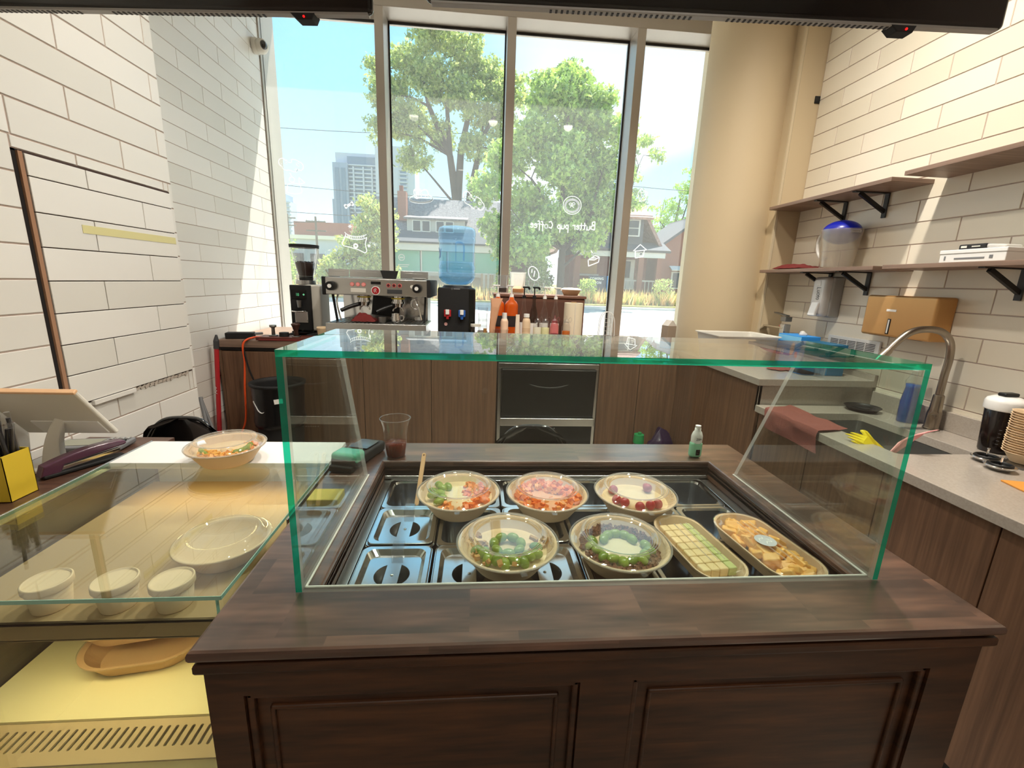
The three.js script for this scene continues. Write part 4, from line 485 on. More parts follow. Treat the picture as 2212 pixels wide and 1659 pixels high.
{ const o = T('slim_bottle', 'slim white and mint green bottle with a black window on the counter', 'bottle', [0.736, CT, -1.328]);
  P(o, 'base', rb(0.04, 0.056, 0.026, 0.01, 0, 0.028, 0), std(0x8fd0aa, 0.4)); P(o, 'body', [la([[0.0155, 0.05], [0.0165, 0.056], [0.0165, 0.075], [0.0125, 0.088], [0.009, 0.093], [0.009, 0.102], [0.0, 0.102]], 0, 0, 0, 28)].map((g) => g.scale(1.14, 1, 0.85)), std(0xe6e9e4, 0.4)); P(o, 'mouthpiece', [cy(0.009, 0.009, 0.01, 0, 0.105, 0, 20)], M.white);
  P(o, 'indicator_window', rb(0.014, 0.02, 0.002, 0.002, 0.003, 0.02, 0.0135), M.blackGloss); P(o, 'lettering', stroke([[[-0.5, 0.2], [-0.2, 0.2], [-0.5, -0.2], [-0.2, -0.2]], arc(0.02, 0, 0.14, 0.2, 0, 360, 8), [[0.25, -0.2], [0.25, 0.2], [0.4, 0.1], [0.5, 0.2], [0.5, -0.2]]], 0.0012, 0, 0.066, 0.016).map((g) => xf(g, 0, 0, 0.0152)), M.greyD); }
{ const o = T('card_terminal', 'handheld card payment terminal with mint green end on the counter corner', 'card reader', [-0.352, CT, -1.3], -0.28);
  P(o, 'body', [rb(0.078, 0.034, 0.19, 0.01, 0, 0.02, 0, -0.04, 0, 0)], M.blackSoft); P(o, 'paper_cover', [rb(0.08, 0.036, 0.062, 0.012, 0, 0.034, 0.062, -0.04, 0, 0)], M.mint); P(o, 'screen', rb(0.062, 0.002, 0.08, 0.001, 0, 0.04, -0.03, -0.04, 0, 0), M.blackGloss); P(o, 'base_foot', rb(0.07, 0.02, 0.05, 0.006, 0, 0.011, 0.085), M.black); }
tag(P(scene, 'label_card', [rbb(-0.402, -0.328, CT, CT + 0.022, -1.06, -1.0, 0.003)], std(0xd8c261, 0.6)), 'small yellow box standing left of the glass guard', 'box');
// ---------------------------------------------------------------- back counter under the window
const BT = 1.055, BZ = -3.073, UX = 1.467, UZ = -2.115;
{ const o = T('back_counter', 'brown wood-grain back counter along the window with flat doors', 'counter', [0, 0, 0]);
  P(o, 'worktop', rbb(-1.735, UX, BT - 0.05, BT, -3.93, BZ, 0.003), M.lamH);
  P(o, 'recess_strip', bb(-1.725, UX, BT - 0.075, BT - 0.05, -3.9, BZ - 0.02), M.frameDark);
  P(o, 'side_panel', bb(-1.73, -1.712, 0, BT - 0.075, -3.9, BZ - 0.004), M.lam);
  for (const [a, b] of [[-1.71, -1.262], [-1.258, -0.786], [-0.782, -0.315], [-0.311, 0.152], [0.9, 1.197], [1.201, 1.486]]) P(o, 'door', rbb(a, b, 0.08, BT - 0.078, BZ - 0.022, BZ - 0.004, 0.0015), M.lam);
  P(o, 'plinth', bb(-1.71, 1.486, 0, 0.08, BZ - 0.06, BZ - 0.05), M.frameDark); P(o, 'back_panel', bb(-1.71, 1.48, 0, BT - 0.075, -3.92, -3.9), M.lam);
  P(o, 'hole_cap', cy(0.021, 0.021, 0.004, 0.069, 0.73, BZ - 0.003, 24, PI / 2), std(0x6d5443, 0.6)); }
{ const o = T('ice_machine', 'undercounter ice machine with black sloping door and steel frame', 'ice machine', [0.526, 0, -3.06]);
  P(o, 'cabinet', [rbb(-0.365, -0.341, 0.05, 0.94, -0.6, 0, 0.004), rbb(0.341, 0.365, 0.05, 0.94, -0.6, 0, 0.004), rbb(-0.365, 0.365, 0.9, 0.94, -0.6, 0.002, 0.004), bb(-0.341, 0.341, 0.05, 0.9, -0.6, -0.3)], M.steel);
  P(o, 'door', [xf(rb(0.68, 0.355, 0.03, 0.008, 0, 0, 0), 0, 0.725, 0.012, 0.06, 0, 0)], phy(0x080808, 0.28, { specularIntensity: 0.5 }));
  P(o, 'door_handle', tu([[-0.17, 0.8, 0.024], [-0.08, 0.775, 0.03], [0, 0.768, 0.032], [0.08, 0.775, 0.03], [0.17, 0.8, 0.024]], 0.006, 24, 8), M.black);
  P(o, 'lower_bar', rbb(-0.345, 0.345, 0.485, 0.545, -0.02, 0.05, 0.006), M.steel); P(o, 'control_panel', bb(-0.341, 0.341, 0.06, 0.485, -0.03, 0.0), M.blackSoft);
  P(o, 'indicator', [...Array.from({ length: 6 }, (_, i) => bx(0.006, 0.006, 0.004, -0.02 + i * 0.016, 0.455, 0.002))], M.offwhite); P(o, 'badge', bx(0.05, 0.012, 0.004, 0.02, 0.475, 0.002), M.red); P(o, 'foot', [-0.32, 0.32].flatMap((x) => [-0.55, -0.05].map((z) => cy(0.02, 0.02, 0.05, x, 0.025, z, 12))), M.black); }
// espresso machine
{ const o = T('espresso_machine', 'two-group stainless espresso machine with black end dials', 'espresso machine', [-0.68, BT, -3.12]), y = (v) => v - BT;
  P(o, 'front_panel', [rbb(-0.352, 0.352, y(1.375), y(1.488), -0.05, 0, 0.006)], M.steel);
  P(o, 'side_cheek', [rbb(-0.362, -0.336, y(1.372), y(1.492), -0.52, 0.004, 0.006), rbb(0.336, 0.362, y(1.372), y(1.492), -0.52, 0.004, 0.006)], M.blackSoft);
  P(o, 'body', [rbb(-0.335, 0.335, y(1.4), y(1.485), -0.52, -0.05, 0.004), bb(-0.31, 0.31, y(1.13), y(1.4), -0.5, -0.3)], M.steelD);
  P(o, 'backsplash', [bb(-0.31, -0.08, y(1.19), y(1.37), -0.3, -0.296), bb(0.1, 0.31, y(1.19), y(1.37), -0.3, -0.296)], M.steelS); P(o, 'splash_panel', bx(0.2, 0.14, 0.004, 0.0, y(1.285), -0.29, 0, 0, -0.12), M.greyD);
  P(o, 'cup_tray', [bb(-0.335, 0.335, y(1.485), y(1.492), -0.5, -0.01)], M.steel);
  for (const [x0, x1, z] of [[-0.34, -0.2, -0.08], [-0.19, 0.04, -0.06], [0.15, 0.34, -0.06]]) P(o, 'cup_rail', [xf(rb(x1 - x0, 0.052, 0.005, 0.002, (x0 + x1) / 2, 0, 0), 0, y(1.52), z, -0.25, 0, 0), xf(rb((x1 - x0) * 0.6, 0.005, 0.007, 0.002, (x0 + x1) / 2, 0.01, 0), 0, y(1.52), z, -0.25, 0, 0)], M.steel);
  P(o, 'rail_end', [bx(0.006, 0.05, 0.24, -0.345, y(1.515), -0.2, 0, 0, 0.5)], M.steel);
  P(o, 'tray_lamp', [xf(ex(poly([[-0.06, 0.03], [0.06, 0.03], [0.04, -0.03], [-0.04, -0.03]]), 0.02, 0.003), 0.08, y(1.515), -0.05)], M.blackSoft);
  P(o, 'display', rb(0.066, 0.02, 0.004, 0.002, -0.005, y(1.46), 0.002), M.blackGloss);
  const bd = P(o, 'badge', cy(0.029, 0.029, 0.008, -0.007, y(1.41), 0.003, 36, PI / 2), M.whiteGloss); P(bd, 'badge_face', cy(0.0245, 0.0245, 0.009, -0.007, y(1.41), 0.0035, 36, PI / 2), std(0xa3121c, 0.35)); P(bd, 'badge_mark', stroke([[[-0.2, -0.45], [-0.2, 0.4], [0.1, 0.45], [0.2, 0.2], [-0.1, 0.02], [0.25, -0.45]], arc(-0.1, 0, 0.36, 0.42, 110, 260, 8)], 0.0022, -0.007, y(1.41), 0.028).map((g) => xf(g, 0, 0, 0.0085)), M.white);
  const pinkM = std(0xe79a96, 0.4), ringM = std(0xd9736f, 0.4);
  for (const x of [-0.162, -0.124, -0.086]) { const b = P(o, 'button', cy(0.0135, 0.0135, 0.008, x, y(1.447), 0.003, 20, PI / 2), ringM); P(b, 'button_face', cy(0.0105, 0.0105, 0.009, x, y(1.447), 0.0038, 20, PI / 2), pinkM); }
  for (const x of [0.079, 0.117, 0.155]) { const b = P(o, 'button', cy(0.0135, 0.0135, 0.008, x, y(1.447), 0.003, 20, PI / 2), ringM); P(b, 'button_face', cy(0.0095, 0.0095, 0.009, x, y(1.447), 0.0038, 20, PI / 2), std(0x52181a, 0.4)); }
  P(o, 'label_plate', rb(0.1, 0.028, 0.003, 0.002, -0.123, y(1.408), 0.001), M.offwhite); P(o, 'label_plate', rb(0.1, 0.028, 0.003, 0.002, 0.119, y(1.406), 0.001), M.greyD); P(o, 'pressure_gauge', cy(0.011, 0.011, 0.008, 0.236, y(1.443), 0.003, 16, PI / 2), M.offwhite);
  for (const x of [-0.297, 0.273]) { const d = P(o, 'steam_dial', [cy(0.029, 0.031, 0.05, x, y(1.432), 0.022, 28, PI / 2)], M.black); P(d, 'dial_cap', cy(0.013, 0.013, 0.008, x, y(1.432), 0.048, 20, PI / 2), M.whiteGloss); }
  for (const [x, yy] of [[-0.1, 1.36], [0.131, 1.355]]) { const g = P(o, 'group_head', [cy(0.036, 0.04, 0.04, x, y(yy), -0.06, 28), cy(0.045, 0.045, 0.012, x, y(yy) - 0.024, -0.06, 28)], M.chrome); P(g, 'group_gasket', cy(0.0465, 0.0465, 0.008, x, y(yy) + 0.004, -0.06, 28), std(0xc9b32c, 0.5));
    const pf = P(o, 'portafilter', [cy(0.037, 0.03, 0.026, x, y(yy) - 0.042, -0.06, 24), tu([[x - 0.012, y(yy) - 0.055, -0.06], [x - 0.03, y(yy) - 0.07, -0.055], [x - 0.034, y(yy) - 0.085, -0.055]], 0.006, 12, 8), tu([[x + 0.012, y(yy) - 0.055, -0.06], [x + 0.03, y(yy) - 0.07, -0.055], [x + 0.034, y(yy) - 0.085, -0.055]], 0.006, 12, 8)], M.chrome); P(pf, 'handle', tu([[x - 0.03, y(yy) - 0.045, -0.05], [x - 0.075, y(yy) - 0.06, -0.01], [x - 0.135, y(yy) - 0.088, 0.03]], 0.0135, 14, 10), M.black); }
  P(o, 'steam_wand', [tu([[-0.27, y(1.38), -0.04], [-0.275, y(1.33), -0.02], [-0.255, y(1.24), 0.0], [-0.245, y(1.2), 0.0]], 0.006, 20, 8)], M.chrome); P(o, 'steam_wand', [tu([[0.26, y(1.38), -0.04], [0.262, y(1.34), -0.01], [0.285, y(1.28), 0.01], [0.3, y(1.22), 0.02]], 0.006, 20, 8)], M.chrome); P(o, 'hot_water_ring', fin(new THREE.TorusGeometry(0.026, 0.005, 8, 28).scale(1, 1.3, 1).translate(0.25, y(1.325), -0.03)), M.chrome);
  P(o, 'leg_panel', [bx(0.012, 0.2, 0.02, -0.3, y(1.28), -0.06, 0, 0, 0.12), bx(0.012, 0.2, 0.02, 0.315, y(1.28), -0.06, 0, 0, -0.06)], M.blackSoft);
  P(o, 'drip_tray', [rbb(-0.335, 0.335, y(1.12), y(1.19), -0.32, 0.06, 0.006)], M.steel); P(o, 'drip_grille', Array.from({ length: 24 }, (_, i) => bb(-0.31 + i * 0.0265, -0.295 + i * 0.0265, y(1.19), y(1.194), -0.28, 0.05)), M.steelD);
  P(o, 'foot', [-0.29, 0.29].flatMap((x) => [-0.45, 0.0].map((z) => cy(0.022, 0.025, y(1.125), x, y(1.125) / 2, z, 16))), M.black); P(o, 'info_label', rb(0.05, 0.026, 0.003, 0.001, 0.25, y(1.21), -0.2), M.white); }
function cloth(name, label, m, p, w, d, h, seed, ry = 0, cat = 'cloth') { const g = new THREE.PlaneGeometry(w, d, 22, 14); g.rotateX(-PI / 2); const a = g.attributes.position; for (let i = 0; i < a.count; i++) { const u = a.getX(i) / w, v = a.getZ(i) / d, e = Math.max(Math.abs(u), Math.abs(v)) * 2; a.setY(i, 0.004 + h * (1 - Math.pow(Math.min(1, e), 3)) * (0.35 + fbm(u * 5 + seed, 3, v * 5, 3)) + 0.003 * noise3(u * 20, seed, v * 20)); a.setX(i, a.getX(i) * (0.88 + 0.2 * noise3(v * 4 + seed, 1, 2))); a.setZ(i, a.getZ(i) * (0.88 + 0.2 * noise3(u * 4, seed, 7))); } g.computeVertexNormals(); const o = P(scene, name, fin(g), m); o.position.set(...p); o.rotation.y = ry; tag(o, label, cat); return o; }
cloth('bar_cloth', 'dark red bar cloth folded on the espresso machine drip tray', M.maroon, [-0.77, 1.196, -3.13], 0.17, 0.1, 0.05, 3);
{ const o = T('milk_jug', 'small steel milk jug on the espresso drip tray', 'jug', [-0.56, 1.195, -3.14]); P(o, 'jug', la([[0, 0], [0.03, 0], [0.034, 0.005], [0.034, 0.03], [0.027, 0.055], [0.029, 0.062], [0.027, 0.062], [0.025, 0.055], [0.031, 0.03], [0, 0.006]], 0, 0, 0, 28), M.chrome); P(o, 'handle', tu([[0.03, 0.05, 0], [0.052, 0.045, 0], [0.05, 0.02, 0], [0.033, 0.014, 0]], 0.004, 14, 8), M.chrome); }
{ const o = T('knock_cup', 'dark steel shot cup beside the folded red cloth', 'cup', [-0.65, 1.195, -3.12]); P(o, 'cup', la([[0, 0], [0.026, 0], [0.028, 0.004], [0.03, 0.04], [0.028, 0.04], [0.025, 0.005], [0, 0.004]], 0, 0, 0, 24), M.steelD); P(o, 'lid', cy(0.02, 0.03, 0.006, 0, 0.043, 0, 24), M.black); }
tag(P(scene, 'saucer', la([[0, 0], [0.03, 0], [0.05, 0.008], [0.052, 0.011], [0.049, 0.011], [0.03, 0.004], [0, 0.004]], -0.4, 1.492, -3.19, 36), M.whiteGloss), 'white saucer lying on top of the espresso machine', 'saucer');
// grinder
{ const o = T('coffee_grinder', 'black coffee grinder with clear bean hopper by the window', 'coffee grinder', [-1.235, BT, -3.38]), y = (v) => v - BT;
  P(o, 'housing', rb(0.16, 0.33, 0.2, 0.014, 0.035, y(1.265), -0.03), M.offwhite); P(o, 'front', rb(0.145, 0.32, 0.05, 0.006, -0.018, y(1.265), 0.06), M.blackSoft);
  P(o, 'collar', cy(0.066, 0.07, 0.028, -0.005, y(1.445), 0, 32), M.steel); P(o, 'base', rb(0.2, 0.03, 0.26, 0.012, 0, y(1.075), 0.02), M.blackSoft); P(o, 'tray', la([[0, 0], [0.07, 0], [0.074, 0.012], [0.07, 0.012], [0.068, 0.003], [0, 0.003]], -0.01, y(1.09), 0.1, 32), M.black);
  P(o, 'screen', rb(0.108, 0.068, 0.008, 0.004, -0.03, y(1.362), 0.088), M.blackGloss); P(o, 'screen_readout', [xf(fin(new THREE.CircleGeometry(0.008, 4)), 0.008, y(1.36), 0.0925), ...stroke([[[-0.4, 0.3], [-0.4, -0.3]], arc(0, 0.12, 0.16, 0.16, 0, 360, 8), arc(0, -0.16, 0.18, 0.16, 0, 360, 8)], 0.0025, -0.03, y(1.36), 0.03).map((g) => xf(g, 0, 0, 0.0925))], std(0x7fd6a8, 0.6, 0, { emissive: 0x4fae80, emissiveIntensity: 0.3 }));
  P(o, 'spout', cy(0.018, 0.014, 0.05, -0.02, y(1.295), 0.105, 20), M.steelD); P(o, 'portafilter_fork', [tu([[-0.06, y(1.25), 0.085], [-0.058, y(1.245), 0.14], [-0.02, y(1.243), 0.155], [0.02, y(1.245), 0.14], [0.022, y(1.25), 0.085]], 0.005, 24, 8)], M.chrome); P(o, 'funnel_plate', rb(0.09, 0.08, 0.006, 0.004, -0.018, y(1.2), 0.088), M.chrome);
  const h = P(o, 'hopper', la([[0.045, y(1.472)], [0.05, y(1.48)], [0.094, y(1.685)], [0.092, y(1.685)], [0.048, y(1.48)]], 0, 0, 0, 40), M.clear); P(h, 'hopper_neck', cy(0.05, 0.044, 0.03, 0, y(1.472), 0, 32), M.blackSoft); P(h, 'hopper_lid', cy(0.1, 0.098, 0.022, 0, y(1.694), 0, 40), M.blackSoft);
  P(h, 'coffee_beans', [la([[0, y(1.488)], [0.048, y(1.488)], [0.069, y(1.578)], [0.04, y(1.585)], [0, y(1.575)]], 0, 0, 0, 32), ...(() => { const r = rng(9), g = []; for (let i = 0; i < 60; i++) { const a = r() * 6.28, d = Math.sqrt(r()) * 0.064; g.push(sp(0.005, Math.cos(a) * d, y(1.58) + r() * 0.01, Math.sin(a) * d, 1, 0.7, 1.5, 6)); } return g; })()], std(0x2a140c, 0.5)); }
{ const o = T('tamping_board', 'reddish wooden board holding the tampers on the back counter', 'board', [-1.31, BT, -3.16], 0.02); P(o, 'board', rb(0.36, 0.022, 0.14, 0.004, 0, 0.011, 0), std(0x5b2a1f, 0.5)); P(o, 'board_edge', rb(0.31, 0.01, 0.16, 0.003, 0, 0.005, 0.01), M.maroon); }
const tamper = (label, p, m, prof) => { const o = T('tamper', label, 'tamper', p, 0, 'tampers on the board'); P(o, 'base', la([[0, 0], [0.029, 0], [0.029, 0.008], [0, 0.009]], 0, 0, 0, 28), M.steelD); P(o, 'handle', la(prof, 0, 0, 0, 24), m); };
tamper('tall grey tamper standing at the left of the board', [-1.4, BT + 0.022, -3.16], M.steelD, [[0, 0.008], [0.012, 0.009], [0.011, 0.05], [0.012, 0.058], [0.022, 0.062], [0.023, 0.076], [0, 0.078]]);
tag(P(scene, 'leveller', [cy(0.031, 0.031, 0.028, -1.325, BT + 0.036, -3.15, 32)], M.blackSoft), 'low black round leveller between the two tampers', 'leveller');
tamper('brown wooden tamper with flared handle at the right of the board', [-1.24, BT + 0.022, -3.14], std(0x3a1c12, 0.4), [[0, 0.008], [0.02, 0.01], [0.013, 0.03], [0.016, 0.05], [0.027, 0.08], [0.03, 0.088], [0.02, 0.095], [0, 0.096]]);
tag(P(scene, 'dosing_cup', la([[0, 0], [0.034, 0], [0.036, 0.004], [0.043, 0.075], [0.047, 0.082], [0.043, 0.09], [0.041, 0.082], [0.034, 0.006], [0, 0.006]], -1.075, BT, -3.2, 32), M.cupPaper), 'tan paper cup between the grinder and the espresso machine', 'cup');
tag(P(scene, 'wooden_scoop', [rb(0.1, 0.012, 0.03, 0.005, -1.12, BT + 0.008, -3.11, 0, 0.2, 0)], std(0x6a3526, 0.6)), 'reddish wooden scoop lying beside the tamping board', 'scoop');
{ const o = T('power_brick', 'black power adapter on the left end of the back counter', 'power adapter', [-1.62, BT, -3.16], 0.22); P(o, 'body', rb(0.17, 0.042, 0.075, 0.005, 0, 0.021, 0), M.blackSoft); P(o, 'plug_end', rod([0.08, 0.03, -0.02], [0.13, 0.03, -0.04], 0.009), M.grey); }
tag(P(scene, 'orange_cord', tu([[-1.42, BT + 0.01, -3.13], [-1.5, BT + 0.018, -3.09], [-1.545, BT - 0.01, -3.045], [-1.55, BT - 0.15, -3.04], [-1.56, 0.75, -3.03], [-1.575, 0.5, -3.02], [-1.6, 0.42, -3.0], [-1.64, 0.33, -2.96]], 0.0065, 60, 8), M.orange), 'orange extension cord hanging down the back counter front', 'cord');
tag(P(scene, 'black_cord', tu([[-1.52, BT + 0.012, -3.1], [-1.55, BT - 0.005, -3.05], [-1.545, 0.98, -3.04], [-1.52, 0.86, -3.03], [-1.49, 0.76, -3.03], [-1.47, 0.64, -3.02], [-1.45, 0.5, -3.02], [-1.455, 0.36, -3.0]], 0.0058, 60, 8), M.black), 'black power cable hanging beside the orange cord', 'cord');
{ const o = T('broom', 'red broom handle with grey tip leaning at the left wall', 'broom', [-1.69, 0, -2.95]); P(o, 'handle', rod([-0.03, 0.2, 0.02], [0.01, 1.02, -0.02], 0.014, 0.014, 14), M.red); P(o, 'grip', [rod([0.0095, 1.01, -0.0195], [0.012, 1.06, -0.022], 0.0165, 0.017, 14), rod([0.012, 1.06, -0.022], [0.0155, 1.1, -0.024], 0.017, 0.006, 14)], M.greyD); P(o, 'head', rb(0.05, 0.06, 0.26, 0.01, -0.02, 0.17, 0.06), M.red); P(o, 'bristles', xf(ex(poly([[-0.12, 0.15], [0.12, 0.15], [0.13, 0], [-0.13, 0]]), 0.03), -0.035, 0, 0.06, 0, PI / 2, 0), M.greyD); P(o, 'print', stroke([[[-0.5, -0.1], [-0.3, 0.15], [-0.1, -0.1], [0.1, 0.1], [0.3, -0.1], [0.5, 0.1]]], 0.003, 0, 0, 0.05, PI / 2).map((g) => xf(g, -0.007, 0.74, 0.0105)), M.white); }
{ const o = T('dustpan', 'grey long-handled dustpan leaning behind the red broom', 'dustpan', [-1.6, 0, -2.66]); P(o, 'handle', [rod([-0.09, 0.74, -0.1], [0.02, 0.36, 0.02], 0.011), rod([-0.09, 0.74, -0.1], [0.04, 0.4, -0.03], 0.008)], M.grey); P(o, 'pan', [xf(ex(poly([[-0.13, 0], [0.13, 0], [0.09, 0.2], [-0.09, 0.2]]), 0.03), 0.03, 0.2, 0.0, 0.1, 0, 0), bb(-0.1, 0.16, 0, 0.22, -0.02, 0.09)], M.grey); }
{ const o = T('waste_bin', 'black waste bin with plastic bag by the back counter', 'bin', [-1.285, 0, -2.9]); P(o, 'bin', la([[0, 0], [0.11, 0], [0.115, 0.01], [0.15, 0.79], [0.165, 0.8], [0.168, 0.815], [0.15, 0.815], [0.14, 0.79], [0.105, 0.02], [0, 0.015]], 0, 0, 0, 40), M.blackSoft); P(o, 'bag', la([[0.152, 0.8], [0.157, 0.79], [0.153, 0.7], [0.148, 0.62], [0.156, 0.56], [0.15, 0.53], [0.14, 0.55]], 0, 0, 0, 22), phy(0x0c0c0d, 0.3)); P(o, 'bag_string', tu([[-0.11, 0.71, 0.11], [-0.09, 0.68, 0.125], [-0.07, 0.65, 0.135], [-0.05, 0.64, 0.14], [-0.03, 0.65, 0.142]], 0.0035, 20, 6), M.white); P(o, 'paper_scrap', bx(0.05, 0.03, 0.002, 0.06, 0.72, 0.15, 0, 0.3, 0.1), M.paper); }
{ const o = T('power_strip', 'white power strip with plugs on the floor by the broom', 'power strip', [-1.44, 0.16, -2.5], 0.4); P(o, 'strip', [rb(0.22, 0.035, 0.06, 0.008, 0, 0.16, 0, 0, 0, 0.4)], M.white); P(o, 'plug', [rb(0.04, 0.06, 0.045, 0.006, 0.05, 0.22, 0, 0, 0, 0.4), rb(0.04, 0.06, 0.045, 0.006, -0.06, 0.17, 0, 0, 0, 0.4)], M.offwhite); P(o, 'support_box', bb(-0.12, 0.12, -0.16, 0.12, -0.06, 0.06), M.offwhite); P(o, 'cable', tu([[0.08, 0.22, 0], [0.13, 0.28, 0.03], [0.18, 0.2, 0.05], [0.2, 0.1, 0.06]], 0.003, 24, 6), M.white); }
// water dispenser and jug
{ const o = T('water_dispenser', 'black tabletop water dispenser with red and blue taps', 'water dispenser', [-0.145, BT, -3.36]), y = (v) => v - BT;
  P(o, 'body', rb(0.27, 0.39, 0.28, 0.016, 0, y(1.25), -0.01), M.blackGloss); P(o, 'front_panel', rb(0.22, 0.38, 0.02, 0.008, -0.02, y(1.255), 0.135), M.blackSoft); P(o, 'bottle_collar', cy(0.1, 0.115, 0.02, 0, y(1.45), 0, 36), M.black);
  P(o, 'drip_shelf', rb(0.2, 0.03, 0.08, 0.008, -0.02, 0.018, 0.16), M.black); P(o, 'brand_mark', [xf(fin(new THREE.RingGeometry(0.004, 0.0065, 12)), -0.032, y(1.437), 0.1462), xf(fin(new THREE.PlaneGeometry(0.045, 0.0075)), 0.002, y(1.437), 0.1462)], M.grey);
  for (const [x, m] of [[-0.062, M.red], [0.04, std(0x2c62b8, 0.4)]]) { const t = P(o, 'tap', [rb(0.05, 0.05, 0.03, 0.006, x, y(1.265), 0.16), cy(0.012, 0.01, 0.02, x, y(1.235), 0.165, 16)], m); P(t, 'tap_lever', rb(0.026, 0.036, 0.012, 0.004, x, y(1.275), 0.178), M.whiteGloss); }
  P(o, 'sticker', cy(0.012, 0.012, 0.002, -0.075, y(1.187), 0.1465, 16, PI / 2), std(0xd9a6a2, 0.5)); }
{ const o = T('water_jug', 'large blue translucent water jug upside down on the dispenser', 'water jug', [-0.15, 1.463, -3.36]), h = 0.4;
  const blue = phy(0xd2ecfd, 0.06, { transmission: 0.9, thickness: 0, ior: 1.45 });
  P(o, 'shell', la([[0.03, 0], [0.075, 0.003], [0.11, 0.02], [0.131, 0.05], [0.1345, 0.07], [0.1345, 0.098], [0.1285, 0.103], [0.1285, 0.108], [0.1345, 0.114], [0.1345, 0.135], [0.129, 0.142], [0.1285, 0.15], [0.1285, 0.29], [0.1295, 0.3], [0.1345, 0.307], [0.1345, 0.325], [0.13, 0.332], [0.13, 0.337], [0.1345, 0.343], [0.1345, 0.375], [0.127, 0.397], [0.105, 0.407], [0.06, 0.404], [0, 0.398]], 0, 0, 0, 56), blue);
  P(o, 'grip_recess', [tu([[0.0, 0.29, 0.1], [0.002, 0.292, 0.118], [0.044, 0.288, 0.115], [0.052, 0.27, 0.112], [0.052, 0.17, 0.112]], 0.007, 30, 8), bb(-0.006, 0.0, 0.165, 0.29, 0.105, 0.118)], blue);
  P(o, 'water', la([[0, 0.004], [0.07, 0.006], [0.1275, 0.055], [0.1275, 0.165], [0, 0.165]], 0, 0, 0, 40), pane(0xe6f4fc, 0.02)); P(o, 'print', stroke([[[-0.3, 0.5], [0, -0.1], [-0.2, -0.5]], [[0.2, 0.4], [0.1, -0.4]]], 0.008, 0, 0, 0.07).map((g) => xf(g, -0.118, 0.22, 0.056, 0, -1.1, 0)), std(0x3a50a8, 0.5)); }
// ---------------------------------------------------------------- bottles and small things on the back counter
const onB = (x, z, y = BT) => [x, y, z];
{ const o = T('storage_chest', 'low reddish-brown wooden chest behind the bottles at the window', 'chest', [0.5, BT, -3.66]); P(o, 'box', rb(0.72, 0.33, 0.3, 0.006, 0, 0.165, 0), std(0x694434, 0.6)); P(o, 'lid', rb(0.74, 0.022, 0.32, 0.004, 0, 0.341, 0), std(0x7a5443, 0.55)); P(o, 'front_board', bb(-0.34, 0.34, 0.04, 0.3, 0.15, 0.155), std(0x5c3a2c, 0.6)); }
const CY = BT + 0.352;
function tub(label, p, w, h, d, m, inner, lv, grp) { const o = T('clear_container', label, 'container', p, 0, grp), R = (k) => rrPts(w * k, d * k, w * 0.18, 5); P(o, 'shell', loft([[R(0.82), 0.002], [R(0.86), 0.006], [R(1), h], [R(0.97), h], [R(0.83), 0.008]], 0, 0, 0, true), m); if (inner) P(o, 'contents', loft([[R(0.8), 0.01], [R(0.84 + 0.1 * lv), h * lv], [R(0.3), h * (lv + 0.12)]], 0, 0, 0, true), inner); P(o, 'rim', loft([[R(1.0), h - 0.002], [R(1.05), h], [R(1.05), h + 0.006], [R(0.96), h + 0.006]]), m); return o; }
tub('tall clear tub a third full of pale grains on the chest', [0.33, CY, -3.66], 0.12, 0.165, 0.12, M.frost, std(0xd59a63, 0.9), 0.25);
tub('clear tub holding dark beans at the left of the chest', [0.205, CY, -3.66], 0.078, 0.14, 0.09, M.clearSoft, std(0x33241e, 0.8), 0.3);
{ const o = T('salad_bowl', 'white lidded paper bowl on the right end of the chest', 'bowl', [0.765, CY, -3.62]); P(o, 'bowl', la([[0, 0], [0.055, 0], [0.08, 0.045], [0.083, 0.047], [0.078, 0.047], [0.053, 0.004], [0, 0.004]], 0, 0, 0, 36), M.kraftL); P(o, 'lid', la([[0.085, 0.045], [0.085, 0.052], [0.06, 0.06], [0, 0.063]], 0, 0, 0, 36), M.white); }
for (const [x, l] of [[0.45, 'left'], [0.53, 'right']]) { const o = T('wine_glass', 'clear stemmed glass on the chest, ' + l + ' of two', 'glass', [x, CY, -3.7]); P(o, 'glass', la([[0.028, 0.0], [0.028, 0.002], [0.004, 0.005], [0.004, 0.05], [0.022, 0.07], [0.027, 0.1], [0.024, 0.118]], 0, 0, 0, 24), M.clear); }
function pump(o, y, m, s = 1, ry = 0) { P(o, 'pump', [cy(0.014 * s, 0.016 * s, 0.02, 0, y + 0.01, 0, 20), rod([0, y + 0.02, 0], [0, y + 0.075, 0], 0.005 * s), xf(rb(0.05, 0.012, 0.016, 0.004, 0.012, y + 0.08, 0), 0, 0, 0, 0, ry, 0), xf(bx(0.012, 0.018, 0.012, 0.036, y + 0.072, 0, 0, 0, 0.4), 0, 0, 0, 0, ry, 0)], m); }
for (const [x, z, l, r] of [[0.155, -3.3, 'left', 2.9], [0.257, -3.3, 'right', 2.6]]) { const o = T('syrup_bottle', 'bright orange syrup bottle with pump, ' + l + ' of the pair', 'bottle', onB(x, z), 0, 'orange syrup bottles'); P(o, 'bottle', la([[0, 0], [0.046, 0], [0.049, 0.004], [0.05, 0.265], [0.048, 0.283], [0.038, 0.302], [0.02, 0.315], [0.017, 0.335], [0, 0.335]], 0, 0, 0, 36), phy(0xf5701c, 0.1, { transmission: 0.45, thickness: 0 })); P(o, 'label', la([[0.0502, 0.12], [0.0502, 0.2]], 0, 0, 0, 36), std(0x2b2220, 0.6)); pump(o, 0.335, M.whiteGloss, 1, r); }
